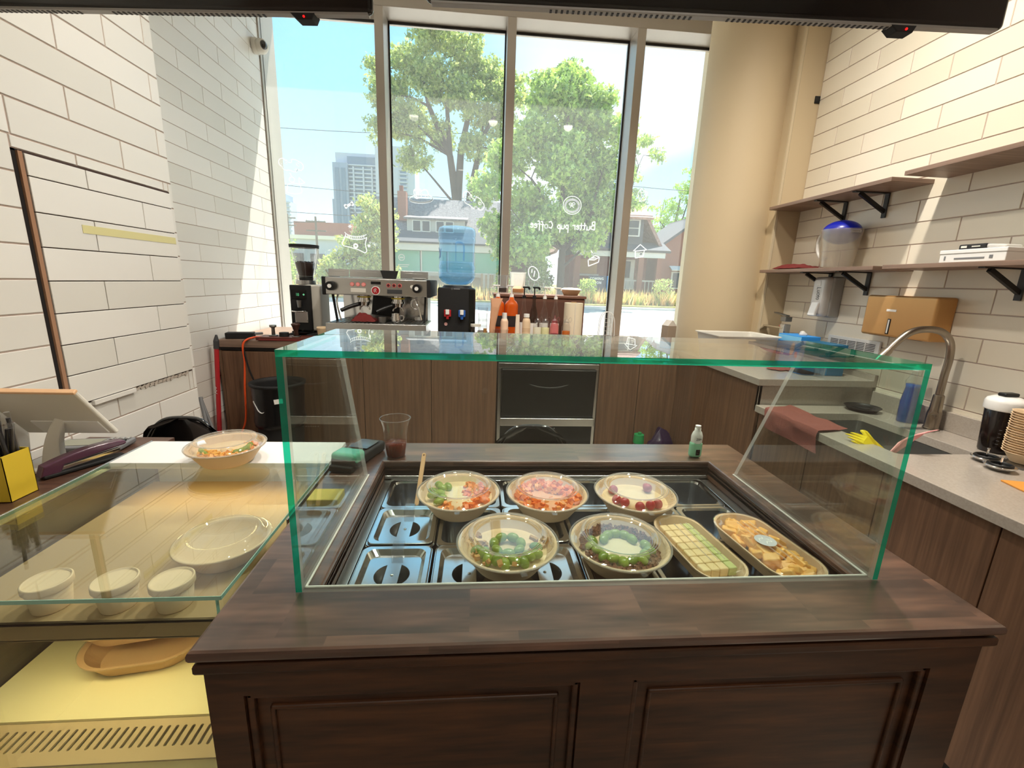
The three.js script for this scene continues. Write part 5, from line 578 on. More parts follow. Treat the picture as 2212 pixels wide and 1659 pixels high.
const glassB = (label, x, z, tint, neck, pm, r, fillM) => { const o = T('syrup_bottle', label, 'bottle', onB(x, z), 0, 'glass syrup bottles'); P(o, 'bottle', la([[0, 0.002], [0.029, 0.002], [0.031, 0.006], [0.0315, 0.18], [0.028, 0.225], [0.014, 0.28], [0.0125, 0.315], [0.014, 0.322], [0.0125, 0.33]], 0, 0, 0, 32), tint); if (fillM) P(o, 'syrup', la([[0, 0.006], [0.028, 0.006], [0.0285, 0.12], [0, 0.12]], 0, 0, 0, 28), fillM); P(o, 'label', la([[0.0322, 0.06], [0.0322, 0.15]], 0, 0, 0, 32), M.paper); pump(o, 0.33, pm, 0.9, r); };
const syr = (c) => phy(c, 0.05, { transmission: 0.5, thickness: 0 });
glassB('clear glass syrup bottle with black pump nearest the orange bottles', 0.35, -3.3, M.clear, 0, M.black, 0.2, syr(0x5a2b16));
glassB('dark-necked glass syrup bottle with black pump', 0.426, -3.3, pane(0xc9c4bf, 0.02), 0, M.black, 0.2, syr(0x241713));
glassB('clear glass bottle with white pump left of the pink-stemmed one', 0.505, -3.3, M.clear, 0, M.whiteGloss, 0.4, null);
glassB('clear glass bottle with long white pump beside the paper roll', 0.588, -3.3, M.clear, 0, M.whiteGloss, 0.3, syr(0xd88f8a));
{ const o = T('paper_towel_roll', 'standing roll of cream paper towel by the bottles', 'paper roll', onB(0.726, -3.3)); P(o, 'roll', [la([[0.02, 0], [0.068, 0], [0.0695, 0.003], [0.0695, 0.305], [0.068, 0.308], [0.02, 0.308], [0.02, 0]], 0, 0, 0, 44)], std(0xe9dcc2, 0.9, 0, { bumpMap: paperB, bumpScale: 0.0006 })); P(o, 'loose_end', bb(-0.002, 0.0, 0.002, 0.306, 0.068, 0.075), M.paper); P(o, 'core', cy(0.02, 0.02, 0.314, 0, 0.157, 0, 24), M.kraft); }
const squeeze = (label, x, z, m, liq, lv, w = 0.03) => { const o = T('squeeze_bottle', label, 'bottle', onB(x, z), 0, 'squeeze bottles'); P(o, 'bottle', la([[0, 0.001], [w, 0.001], [w + 0.001, 0.005], [w + 0.001, 0.14], [w * 0.8, 0.165], [0.014, 0.178], [0, 0.178]], 0, 0, 0, 28), m); if (liq) P(o, 'sauce', la([[0, 0.004], [w - 0.001, 0.004], [w - 0.001, 0.165 * lv], [0, 0.165 * lv]], 0, 0, 0, 26), liq); P(o, 'cap', la([[0, 0.172], [w * 0.75, 0.172], [w * 0.72, 0.188], [0.007, 0.195], [0.003, 0.222], [0, 0.222]], 0, 0, 0, 24), m); P(o, 'cap_tether', tu([[0.01, 0.19, 0], [0.026, 0.21, 0.004], [0.034, 0.195, 0.005], [0.026, 0.17, 0.004]], 0.0025, 16, 6), m); };
squeeze('squeeze bottle with creamy white sauce', 0.437, -3.15, M.clearSoft, std(0xf0ead2, 0.5), 0.8);
squeeze('squeeze bottle with pale yellow sauce', 0.495, -3.15, M.clearSoft, std(0xe6e2ae, 0.5), 0.8);
squeeze('squeeze bottle with pink top and dark red sauce', 0.562, -3.15, phy(0xf3b6b8, 0.15, { transmission: 0.9, thickness: 0 }), std(0x7c1230, 0.4), 0.55);
squeeze('squeeze bottle half full of amber sauce', 0.648, -3.15, M.clearSoft, std(0xc4661a, 0.4), 0.68);
{ const o = T('sauce_bottle', 'cream plastic bottle with round shoulders among the squeeze bottles', 'bottle', onB(0.357, -3.15)); P(o, 'bottle', la([[0, 0], [0.027, 0], [0.029, 0.004], [0.029, 0.17], [0.024, 0.19], [0.017, 0.196], [0.017, 0.205], [0, 0.205]], 0, 0, 0, 32), std(0xe4c8a6, 0.5)); P(o, 'cap', cy(0.02, 0.021, 0.024, 0, 0.214, 0, 24), M.white); P(o, 'print', [0.1, 0.11, 0.12].map((y) => la([[0.0294, y], [0.0294, y + 0.003]], 0, 0, 0, 32)), std(0xc49b74, 0.6)); }
{ const o = T('sauce_bottle', 'small pinkish bottle with white cap behind the clear tub', 'bottle', onB(0.2, -3.17)); P(o, 'bottle', la([[0, 0], [0.026, 0], [0.028, 0.004], [0.028, 0.165], [0.02, 0.185], [0, 0.19]], 0, 0, 0, 28), std(0xf0cdb0, 0.5)); P(o, 'cap', cy(0.017, 0.018, 0.045, 0, 0.205, 0, 22), M.white); }
{ const o = T('sauce_tube', 'pale tube standing on its cap among the bottles', 'tube', onB(0.292, -3.14)); P(o, 'tube', loft([[rrPts(0.03, 0.03, 0.0149, 6), 0.03], [rrPts(0.036, 0.034, 0.0165, 6), 0.05], [rrPts(0.026, 0.006, 0.0029, 6), 0.22]], 0, 0, 0, true), std(0xe8d8c4, 0.5)); P(o, 'cap', cy(0.016, 0.016, 0.032, 0, 0.016, 0, 22), M.white); }
{ const o = T('stick_bag', 'tall peach bag of wooden stir sticks left of the bottles', 'bag', onB(0.11, -3.12)); P(o, 'bag', loft([[rrPts(0.026, 0.026, 0.012, 5), 0], [rrPts(0.04, 0.03, 0.013, 5), 0.12], [rrPts(0.062, 0.03, 0.013, 5).map(([a, b]) => [a + 0.02, b]), 0.27], [rrPts(0.086, 0.014, 0.006, 5).map(([a, b]) => [a + 0.03, b]), 0.33]], 0, 0, 0, true), phy(0xe9b48f, 0.45, { transmission: 0.25, thickness: 0 })); P(o, 'sticks', Array.from({ length: 10 }, (_, i) => rod([-0.008 + (i % 4) * 0.005, 0.01, (i % 3) * 0.005 - 0.005], [0.0 + i * 0.006, 0.3, (i % 3) * 0.006 - 0.005], 0.0025)), M.kraft); }
{ const o = T('spice_jar', 'small clear jar with tan powder next to the dispenser', 'jar', onB(-0.005, -3.12)); P(o, 'jar', la([[0, 0.001], [0.031, 0.001], [0.033, 0.004], [0.033, 0.12], [0.03, 0.13]], 0, 0, 0, 28), M.clear); P(o, 'powder', la([[0, 0.004], [0.031, 0.004], [0.031, 0.07], [0.01, 0.085], [0, 0.083]], 0, 0, 0, 26), std(0xb08a4e, 0.95)); P(o, 'lid', cy(0.036, 0.036, 0.016, 0, 0.138, 0, 28), M.offwhite); }
tub('shallow clear tub with bluish wall in front of the bottles', onB(0.17, -3.11), 0.105, 0.115, 0.09, M.clearSoft, std(0xeedfdc, 0.7), 0.3);
{ const o = T('straw_cup', 'stack of clear plastic cups beside the water dispenser', 'cups', onB(0.045, -3.22)); for (let i = 0; i < 4; i++) P(o, 'cup', la([[0.026, 0.002], [0.028, 0.003], [0.036, 0.1], [0.038, 0.102]], 0, 0.03 + i * 0.042, 0, 28), M.clearSoft); P(o, 'base_cup', la([[0, 0.001], [0.03, 0.001], [0.037, 0.09], [0.035, 0.09], [0.028, 0.004], [0, 0.004]], 0, 0, 0, 28), M.milky); }
{ const o = T('tin', 'small dark tin with gold cap at the front of the bottles', 'tin', onB(0.055, -3.105)); P(o, 'tin', rb(0.06, 0.085, 0.04, 0.006, 0, 0.043, 0), M.greyD); P(o, 'cap', cy(0.012, 0.012, 0.035, 0.006, 0.102, 0, 18), M.gold); }
{ const o = T('wire_basket', 'upright white wire basket frame on the back counter', 'basket', onB(0.95, -3.15)), hoop = (w, z) => tu([[-w, 0.003, z], [-w, 0.12, z], [-w * 0.85, 0.21, z], [-w * 0.35, 0.252, z], [w * 0.35, 0.252, z], [w * 0.85, 0.21, z], [w, 0.12, z], [w, 0.003, z]], 0.0028, 40, 6); P(o, 'frame', [hoop(0.056, 0), hoop(0.05, -0.05)], M.whiteGloss); P(o, 'wires', [...Array.from({ length: 7 }, (_, i) => rod([-0.026, 0.03 + i * 0.03, 0.001], [0.026, 0.03 + i * 0.03, 0.001], 0.0016)), rod([-0.022, 0.01, 0], [-0.022, 0.24, 0], 0.002), rod([0, 0.01, 0], [0, 0.25, 0], 0.0016), rod([0.022, 0.01, 0], [0.022, 0.24, 0], 0.002)], std(0xbab6b0, 0.4)); }
{ const o = T('carton', 'brown and blue drink carton at the foot of the column', 'carton', onB(1.43, -3.18), 0.25); P(o, 'carton', rb(0.075, 0.17, 0.075, 0.003, 0, 0.085, 0), std(0x9b8a78, 0.6)); P(o, 'gable', xf(ex(poly([[-0.0375, 0], [0.0375, 0], [0.004, 0.04], [-0.004, 0.04]]), 0.07), 0, 0.17, -0.035), std(0xd8cfc4, 0.6)); P(o, 'blue_band', rb(0.0765, 0.05, 0.0765, 0.003, 0, 0.027, 0), std(0x86b7d8, 0.6)); }
{ const r = rng(31), lab = ['left', 'middle', 'right']; for (let i = 0; i < 3; i++) { const o = T('glass_tumbler', 'small clear tumbler standing near the column, ' + lab[i] + ' of three', 'glass', onB(1.06 + i * 0.11, -3.2 + (r() - 0.5) * 0.06)); P(o, 'tumbler', la([[0, 0.002], [0.026, 0.002], [0.033, 0.09], [0.031, 0.09], [0.024, 0.008], [0, 0.008]], 0, 0, 0, 24), M.clear); } }
{ const o = T('garlic_bulb', 'small brown onion-shaped pot between the tumblers', 'pot', onB(1.3, -3.12)); P(o, 'pot', la([[0, 0], [0.018, 0], [0.026, 0.015], [0.022, 0.035], [0.006, 0.05], [0, 0.07]], 0, 0, 0, 20), std(0xa8754f, 0.6)); }
// ---------------------------------------------------------------- right-hand counters
{ const o = T('raised_counter', 'raised grey stone counter in the right corner with brown side', 'counter', [0, 0, 0]);
  const s = poly([[UX, 2.115], [XR - 0.005, 2.115], [XR - 0.005, 2.92], [1.55, 2.92], [1.55, 3.07], [UX, 3.07]]); const hole = rrShape(0.24, 0.36, 0.03, 1.92, 2.42, true); s.holes.push(hole);
  P(o, 'worktop', flat(s, 0.036, BT - 0.036, 0.002), M.stone);
  P(o, 'side_panel', [rbb(UX + 0.016, UX + 0.034, 0.06, BT - 0.036, -2.6, UZ - 0.012, 0.002)], M.lam); P(o, 'side_panel', [rbb(UX + 0.016, UX + 0.034, 0.06, BT - 0.036, BZ + 0.0, -2.603, 0.002)], M.lam);
  P(o, 'front_upstand', bb(UX + 0.016, XR - 0.005, 0.88, BT - 0.036, UZ - 0.03, UZ - 0.012), M.stone); P(o, 'wall_upstand', bb(XR - 0.024, XR - 0.005, BT, BT + 0.03, ZC + 0.02, UZ), M.stone);
  const b = P(o, 'basin', loft([[rrPts(0.27, 0.39, 0.04), 0.002], [rrPts(0.24, 0.36, 0.03), 0.003], [rrPts(0.235, 0.355, 0.03), -0.01], [rrPts(0.22, 0.34, 0.04), -0.13]], 1.92, BT, -2.42, true), M.steelS); }
{ const o = T('sink_counter', 'grey stone sink counter with brown wood-grain cabinets at right', 'counter', [0, 0, 0]), y = 0.917;
  const s = poly([[UX, 0.3], [XR - 0.009, 0.3], [XR - 0.009, 2.113], [UX, 2.113]]); s.holes.push(rrShape(0.335, 0.53, 0.02, 1.765, 1.705, true)); P(o, 'worktop', flat(s, 0.036, y - 0.036, 0.002), M.stone);
  for (const [a, b] of [[-2.1, -1.738], [-1.734, -1.374], [-1.37, -1.004], [-1.0, -0.64], [-0.636, -0.3]]) P(o, 'cabinet_door', rbb(UX + 0.018, UX + 0.036, 0.08, y - 0.04, a, b, 0.0015), M.lam);
  P(o, 'plinth', bb(UX + 0.06, UX + 0.08, 0, 0.08, -2.1, -0.3), M.frameDark); P(o, 'end_panel', bb(UX + 0.036, XR - 0.009, 0.0, y - 0.036, -0.32, -0.3), M.lam); P(o, 'wall_upstand', rbb(XR - 0.024, XR - 0.005, y, y + 0.085, -2.11, -0.3, 0.002), M.stone);
  const b = P(o, 'basin', loft([[rrPts(0.36, 0.555, 0.022), -0.037], [rrPts(0.333, 0.528, 0.02), -0.037], [rrPts(0.328, 0.522, 0.02), -0.19], [rrPts(0.3, 0.49, 0.03), -0.2]], 1.765, y, -1.705, true), M.steel); P(b, 'drain', cy(0.045, 0.045, 0.004, 1.765, y - 0.197, -1.705, 28), M.chrome);
  P(o, 'door_catch', rbb(UX + 0.0, UX + 0.018, 0.55, 0.6, -2.105, -2.085, 0.003), M.black); }
{ const o = T('kitchen_faucet', 'brushed gooseneck pull-down faucet arching over the right sink', 'faucet', [2.066, 0.917, -1.746]);
  P(o, 'base', [la([[0, 0], [0.03, 0], [0.03, 0.006], [0.027, 0.01], [0.027, 0.075], [0.023, 0.09], [0.02, 0.155], [0.0155, 0.16], [0, 0.16]], 0, 0, 0, 32)], M.nickel); P(o, 'neck', tu([[0, 0.155, 0], [0, 0.25, 0], [0.002, 0.33, 0], [-0.012, 0.39, 0], [-0.06, 0.435, 0], [-0.14, 0.447, 0], [-0.21, 0.432, 0], [-0.262, 0.39, 0], [-0.3, 0.345, 0]], 0.0145, 60, 14), M.nickel); P(o, 'spray_head', rod([-0.293, 0.352, 0], [-0.338, 0.302, 0], 0.0165, 0.0185, 20), M.nickel); P(o, 'lever', [rod([0, 0.065, 0], [-0.035, 0.07, 0.03], 0.018, 0.016, 18), rod([-0.035, 0.07, 0.03], [-0.075, 0.072, 0.055], 0.008)], M.nickel); }
{ const o = T('dish_soap_bottle', 'clear bottle of blue dish soap behind the right sink', 'bottle', [2.035, 0.917, -1.84]); P(o, 'bottle', la([[0, 0.001], [0.035, 0.001], [0.037, 0.006], [0.037, 0.1], [0.028, 0.17], [0.033, 0.2], [0.016, 0.235], [0.014, 0.25], [0, 0.25]], 0, 0, 0, 32), M.clear); P(o, 'soap', la([[0, 0.004], [0.034, 0.004], [0.035, 0.1], [0.0265, 0.168], [0.029, 0.185], [0, 0.185]], 0, 0, 0, 30), phy(0x1f62c0, 0.08, { transmission: 0.5, thickness: 0 })); P(o, 'cap', la([[0.016, 0.248], [0.014, 0.268], [0.006, 0.275], [0, 0.275]], 0, 0, 0, 22), M.white); }
{ const o = T('drain_caddy', 'round black rubber drain mat at the back of the right sink', 'caddy', [1.99, 0.917, -2.03]); P(o, 'dish', la([[0, 0.003], [0.06, 0.003], [0.075, 0.022], [0.08, 0.023], [0.072, 0.016], [0.058, 0.0], [0, 0.0]], 0, 0, 0, 36), M.black); P(o, 'ridges', [0.02, 0.035, 0.05].map((r) => fin(new THREE.TorusGeometry(r, 0.003, 6, 28).rotateX(PI / 2).translate(0, 0.006, 0))), M.blackSoft); }
{ // towel over the sink counter edge
  const w = 0.34, g = new THREE.PlaneGeometry(0.26, w, 20, 20), a = g.attributes.position; for (let i = 0; i < a.count; i++) { const u = a.getX(i) + 0.13, v = a.getY(i), top = 0.17, x = u < top ? UX - 0.008 + (top - u) : UX - 0.008, yy = u < top ? 0.921 : 0.921 - (u - top), wob = noise3(u * 22, v * 16, 5) * 0.01; a.setXYZ(i, x - (u > top ? wob : 0), yy + (u < top ? wob : 0), -1.865 + v * (1 + 0.1 * noise3(u * 9, 2, 3)) + (u - 0.1) * 0.25); } g.computeVertexNormals(); const o = P(scene, 'dish_towel', fin(g), M.pinkTowel); o.material.side = THREE.DoubleSide; tag(o, 'dusty pink dish towel draped over the sink counter edge', 'towel'); }
{ const glove = (m, fold) => { const s = new THREE.Shape(); s.moveTo(-0.04, 0); s.lineTo(0.045, 0); s.lineTo(0.05, 0.12); s.lineTo(0.085, 0.16); s.quadraticCurveTo(0.09, 0.185, 0.07, 0.18); s.lineTo(0.045, 0.16); for (let i = 0; i < 4; i++) { const x = 0.04 - i * 0.022; s.lineTo(x, 0.2 - Math.abs(i - 1.2) * 0.008); s.quadraticCurveTo(x - 0.009, 0.255 - Math.abs(i - 1.2) * 0.02, x - 0.018, 0.2 - Math.abs(i - 1.2) * 0.008); s.lineTo(x - 0.02, 0.17); } s.lineTo(-0.05, 0.14); s.closePath(); const g = ex(s, 0.008, 0.004, 2, 6), a = g.attributes.position; for (let i = 0; i < a.count; i++) { const y = a.getY(i), k = fold * (y - 0.08); a.setZ(i, a.getZ(i) + k * Math.abs(k) * 6 + 0.006 * noise3(a.getX(i) * 40, y * 40, fold)); } g.computeVertexNormals(); return g; };
  const p = P(scene, 'rubber_glove', glove(0, 1.2), std(0xe09a98, 0.5)); p.scale.setScalar(0.62); p.position.set(1.625, 0.872, -1.475); p.rotation.set(-0.15, 0.75, -0.12); tag(p, 'pink rubber glove hanging over the sink edge', 'glove');
  const q = P(scene, 'rubber_glove', glove(0, -1.0), std(0xe8cf12, 0.5)); q.scale.setScalar(0.6); q.position.set(1.63, 0.862, -1.545); q.rotation.set(-0.35, 0.5, 0.85); tag(q, 'yellow rubber glove folded over the sink edge beside the pink one', 'glove'); }
{ const o = T('shaker_bottle', 'dark shaker bottle with white screw lid at the right sink', 'bottle', [2.035, 0.917, -1.475]); P(o, 'body', la([[0, 0.001], [0.042, 0.001], [0.044, 0.006], [0.054, 0.17], [0, 0.17]], 0, 0, 0, 36), phy(0x1a1210, 0.12)); P(o, 'lid', la([[0.056, 0.168], [0.06, 0.172], [0.06, 0.2], [0.054, 0.212], [0.034, 0.222], [0, 0.222]], 0, 0, 0, 36), M.whiteGloss); P(o, 'flip_cap', rb(0.06, 0.014, 0.03, 0.005, 0.0, 0.229, 0), M.black); P(o, 'scale_print', Array.from({ length: 8 }, (_, i) => xf(bx(0.008, 0.0012, 0.001, 0, 0, 0), -0.036, 0.04 + i * 0.014, 0.034, 0, -0.8, 0)), M.grey); }
const strainer = (label, p) => { const o = T('sink_strainer', label, 'strainer', p, 0, 'sink strainers'); P(o, 'basket', la([[0, 0.0], [0.026, 0.0], [0.03, 0.006], [0.041, 0.014], [0.043, 0.018], [0.038, 0.02], [0.026, 0.018], [0, 0.018]], 0, 0, 0, 36), M.chrome); P(o, 'rubber_ring', fin(new THREE.TorusGeometry(0.03, 0.004, 8, 32).rotateX(PI / 2).translate(0, 0.022, 0)), M.black); P(o, 'stem', [cy(0.003, 0.004, 0.03, 0, 0.034, 0, 12), sp(0.005, 0, 0.05, 0, 1, 0.7, 1, 10)], M.chrome); };
strainer('chrome sink strainer nearer the sink on the grey counter', [1.875, 0.917, -1.37]); strainer('chrome sink strainer nearer the paper bowls on the grey counter', [1.835, 0.917, -1.295]);
{ const g0b = la([[0.03, 0], [0.048, 0.03], [0.056, 0.036], [0.058, 0.038], [0.054, 0.038], [0.046, 0.031], [0.028, 0.003]], 0, 0, 0, 28); for (let i = 0; i < 18; i++) { const o = P(scene, 'paper_bowl', g0b, i % 2 ? M.kraftL : M.cupPaper); o.position.set(1.985 + (hash3(i, 2, 1) - 0.5) * 0.003, 0.925 + i * 0.0088, -1.345); tag(o, 'beige paper bowl in the tall nested stack on the right counter', 'paper bowl', 'stacked paper bowls'); }
  tag(P(scene, 'bowl_tray', rb(0.14, 0.007, 0.12, 0.003, 1.985, 0.9205, -1.345), M.clearSoft), 'thin clear tray under the stack of paper bowls', 'tray'); }
{ const o = T('paper_bag', 'orange kraft paper bag lying flat on the right counter', 'bag', [1.83, 0.917, -1.12], -0.25); P(o, 'bag', rb(0.24, 0.006, 0.12, 0.002, 0, 0.003, 0), std(0xd58f3a, 0.7)); }
tag(P(scene, 'paper_napkin', rb(0.16, 0.003, 0.1, 0.001, 1.89, 0.9255, -1.17, 0, 0.3, 0.02), M.paper), 'white paper napkin lying on the orange bag', 'napkin');
// raised counter things
{ const o = T('washbasin_faucet', 'square chrome waterfall faucet in the far right corner', 'faucet', [2.0, BT, -2.72], 0); P(o, 'column', rb(0.045, 0.24, 0.045, 0.004, 0, 0.12, 0), M.steel); P(o, 'spout', [xf(rb(0.05, 0.012, 0.2, 0.004, 0, 0, 0), 0, 0.215, -0.09, 0.0, 0, 0), rb(0.05, 0.012, 0.06, 0.004, 0, 0.2, -0.2, -0.55, 0, 0)], M.chrome); P(o, 'lever', [rb(0.046, 0.03, 0.05, 0.004, 0, 0.272, 0.0), rb(0.03, 0.008, 0.12, 0.003, 0, 0.3, -0.05, 0.12, 0, 0)], M.steelD); P(o, 'temperature_mark', rb(0.016, 0.006, 0.016, 0.002, 0, 0.226, -0.04), M.red); }
const gloveBoxM = (a, b, txt) => canvasMat(256, 128, (x, w, h) => { x.fillStyle = a; x.fillRect(0, 0, w, h); x.fillStyle = b; x.fillRect(0, 0, w, 34); x.fillStyle = '#e9b9a8'; x.beginPath(); x.ellipse(178, 74, 22, 40, 0.3, 0, 7); x.fill(); x.fillStyle = '#d84a5a'; x.beginPath(); x.arc(226, 104, 18, 0, 7); x.fill(); x.fillStyle = '#fff'; x.font = 'bold 44px sans-serif'; x.fillText(txt, 12, 116); }, 0.5);
{ const o = T('glove_box', 'bright blue disposable glove box on the raised counter', 'box', [1.97, BT, -2.54], 0); P(o, 'carton', rb(0.12, 0.19, 0.2, 0.002, 0, 0.095, 0), std(0x2f8fdc, 0.5)); P(o, 'front_print', sheet(0.2, 0.13, -0.0605, 0.12, 0, 0, -PI / 2, 0), gloveBoxM('#1f86d8', '#7cc4ee', 'VAS'), { keepuv: true }); P(o, 'glove_tuft', [sp(0.018, 0, 0.196, 0.03, 1.4, 0.8, 1, 10), sp(0.014, 0.01, 0.204, 0.01, 1, 0.9, 1.2, 10)], M.milky); }
{ const o = T('glove_box', 'dark teal glove box beside the bright blue one', 'box', [1.98, BT, -2.33], 0); P(o, 'carton', rb(0.1, 0.17, 0.19, 0.002, 0, 0.085, 0), std(0x155f82, 0.5)); P(o, 'front_print', [bb(-0.0512, -0.0506, 0.1, 0.106, -0.07, 0.07), bb(-0.0512, -0.0506, 0.13, 0.14, -0.07, 0.0)], std(0x4d8ea8, 0.5)); }
{ const o = T('plastic_bin', 'wide white plastic bin on the raised counter by the column', 'bin', [1.68, BT, -2.72]); P(o, 'bin', loft([[rrPts(0.34, 0.26, 0.03), 0], [rrPts(0.4, 0.3, 0.03), 0.165], [rrPts(0.42, 0.32, 0.03), 0.17], [rrPts(0.42, 0.32, 0.03), 0.165], [rrPts(0.39, 0.29, 0.03), 0.163], [rrPts(0.335, 0.255, 0.03), 0.004]], 0, 0, 0, true), M.offwhite); }
cloth('wash_cloth', 'folded pink cloth lying on the raised grey counter', M.pinkTowel, [1.78, BT, -2.4], 0.16, 0.1, 0.012, 8, 0.4);
tag(P(scene, 'small_tumbler', la([[0, 0.001], [0.024, 0.001], [0.028, 0.05], [0.026, 0.05], [0.022, 0.005], [0, 0.005]], 1.86, BT, -2.2, 24), M.clear), 'small clear tumbler at the front of the raised counter', 'glass');
// shelves, brackets and fixtures on the right wall
function shelf(label, y, z0, z1, br) { const o = T('wall_shelf', label, 'shelf', [0, y, 0]); P(o, 'board', rbb(1.91, XR - 0.001, -0.019, 0, z0, z1, 0.0015), M.lamH); for (const z of br) { const b = P(o, 'bracket', [bb(1.93, XR - 0.008, -0.024, -0.019, z - 0.012, z + 0.012), bar([1.965, -0.028, z], [XR - 0.012, -0.112, z], 0.018, 0.014)], M.black); P(b, 'wall_plate', bb(XR - 0.014, XR - 0.007, -0.142, -0.024, z - 0.012, z + 0.012), M.greyD); } }
shelf('upper brown shelf on the right wall, half nearer the column', 2.037, ZC, -2.06, [-2.556, -2.289]);
shelf('upper brown shelf on the right wall, half nearer the viewer', 2.047, -2.0, -1.1, [-1.5, -1.2]);
shelf('lower brown shelf on the right wall, half nearer the column', 1.637, ZC, -2.06, [-2.567, -2.297]);
shelf('lower brown shelf on the right wall, half nearer the viewer', 1.639, -2.01, -1.1, [-1.6, -1.2]);
{ const o = T('water_pitcher', 'frosted plastic pitcher with deep blue lid on the lower shelf', 'pitcher', [2.02, 1.637, -2.425]); P(o, 'body', la([[0, 0.001], [0.075, 0.001], [0.078, 0.006], [0.098, 0.2], [0.1, 0.208], [0.096, 0.208], [0.075, 0.008]], 0, 0, 0, 44), phy(0xf3efe8, 0.18, { transmission: 0.88, thickness: 0 })); P(o, 'lid', [sp(0.094, 0, 0.195, 0, 1, 0.68, 1, 36)], phy(0x14209a, 0.3)); P(o, 'handle', tu([[0, 0.19, -0.09], [0, 0.2, -0.14], [0, 0.16, -0.165], [0, 0.1, -0.155], [0, 0.06, -0.12], [0, 0.055, -0.08]], 0.0085, 30, 10), phy(0xf2efea, 0.3, { transmission: 0.5, thickness: 0 })); P(o, 'spout', xf(ex(poly([[-0.03, 0], [0.03, 0], [0, 0.03]]), 0.012), 0, 0.198, 0.095, PI / 2, 0, 0), M.frost); }
cloth('shelf_cloth', 'dark red cloth lying folded at the far end of the lower shelf', M.maroon, [2.02, 1.637, -2.72], 0.2, 0.26, 0.028, 12);
{ const o = T('storage_box', 'flat white box lying on the lower shelf at right', 'box', [2.01, 1.639, -1.65], 0); P(o, 'box', rb(0.16, 0.034, 0.24, 0.003, 0, 0.017, 0), M.white); P(o, 'lid', rb(0.164, 0.016, 0.244, 0.003, 0, 0.042, 0), M.whiteGloss); P(o, 'print', [bb(-0.0812, -0.0804, 0.012, 0.018, -0.06, 0.05), bb(-0.0812, -0.0804, 0.01, 0.026, -0.1, -0.094), bb(-0.0812, -0.0804, 0.012, 0.024, 0.066, 0.078)], M.grey); }
{ const o = T('packet', 'small black and white packet on top of the white box', 'packet', [2.0, 1.689, -1.68], 0); P(o, 'packet', rb(0.08, 0.022, 0.1, 0.005, 0, 0.011, 0), M.blackSoft); P(o, 'wrap_end', rb(0.07, 0.016, 0.07, 0.006, 0, 0.009, 0.08, 0.1, 0, 0), M.milky); P(o, 'print', [bb(-0.0412, -0.0404, 0.008, 0.016, -0.04, -0.018), bb(-0.0412, -0.0404, 0.01, 0.014, 0.0, 0.03)], M.offwhite); }
{ const o = T('soap_dispenser', 'silver wall soap dispenser with white push lever', 'soap dispenser', [XR, 1.36, -2.52]); P(o, 'back_case', rb(0.07, 0.235, 0.13, 0.012, -0.036, 0.117, 0), M.silverPl); P(o, 'front_cover', [rb(0.055, 0.23, 0.115, 0.022, -0.082, 0.118, 0, 0, 0, 0)], std(0xc9c6c4, 0.32, 0.2)); P(o, 'push_lever', [rb(0.02, 0.085, 0.06, 0.008, -0.115, 0.045, 0.0, 0, 0, -0.22)], M.whiteGloss); P(o, 'level_window', rb(0.004, 0.03, 0.03, 0.002, -0.1095, 0.195, 0), M.white); P(o, 'lettering', stroke([[[-0.5, 0.2], [-0.5, -0.2], [-0.36, -0.2]], [[-0.28, 0.1], [-0.28, -0.14], [-0.16, -0.14], [-0.16, 0.1]], arc(0.0, 0, 0.09, 0.14, 0, 360, 8), [[0.16, 0.2], [0.16, -0.18]], [[0.1, 0.08], [0.24, 0.08]], arc(0.34, 0, 0.08, 0.14, 0, 360, 8)], 0.0028, 0, 0, 0.075).map((g) => xf(xf(xf(g, 0, 0, 0, 0, 0, -PI / 2), 0, 0, 0, 0, -PI / 2, 0), -0.1105, 0.132, 0.006)), M.greyD); }
{ const o = T('towel_dispenser', 'gold metal paper towel dispenser on the right wall', 'towel dispenser', [XR, 1.3, -2.0]); P(o, 'case', [rb(0.1, 0.2, 0.367, 0.012, -0.051, 0.1, 0)], M.gold); P(o, 'level_slot', rb(0.004, 0.075, 0.017, 0.002, -0.1015, 0.05, -0.03), M.black); P(o, 'slot_window', rb(0.005, 0.066, 0.009, 0.002, -0.102, 0.05, -0.03), M.whiteGloss); P(o, 'name_plate', rb(0.003, 0.011, 0.052, 0.001, -0.1015, 0.128, -0.03), M.white); P(o, 'outlet', bb(-0.09, -0.02, -0.001, 0.001, -0.14, 0.14), M.black); }
{ const o = T('vent_grille', 'white louvred air vent low on the right wall', 'vent', [XR, 1.175, -2.31]); P(o, 'frame', [rb(0.012, 0.09, 0.35, 0.003, -0.012, 0.04, 0)], M.white); for (let i = 0; i < 7; i++) P(o, 'slot', bb(-0.0192, -0.0178, 0.012 + i * 0.0085, 0.0155 + i * 0.0085, -0.15, 0.15), M.frameDark); for (const z of [-0.09, -0.03, 0.03, 0.09]) P(o, 'divider', bb(-0.0205, -0.0185, 0.01, 0.072, z - 0.003, z + 0.003), M.white); }
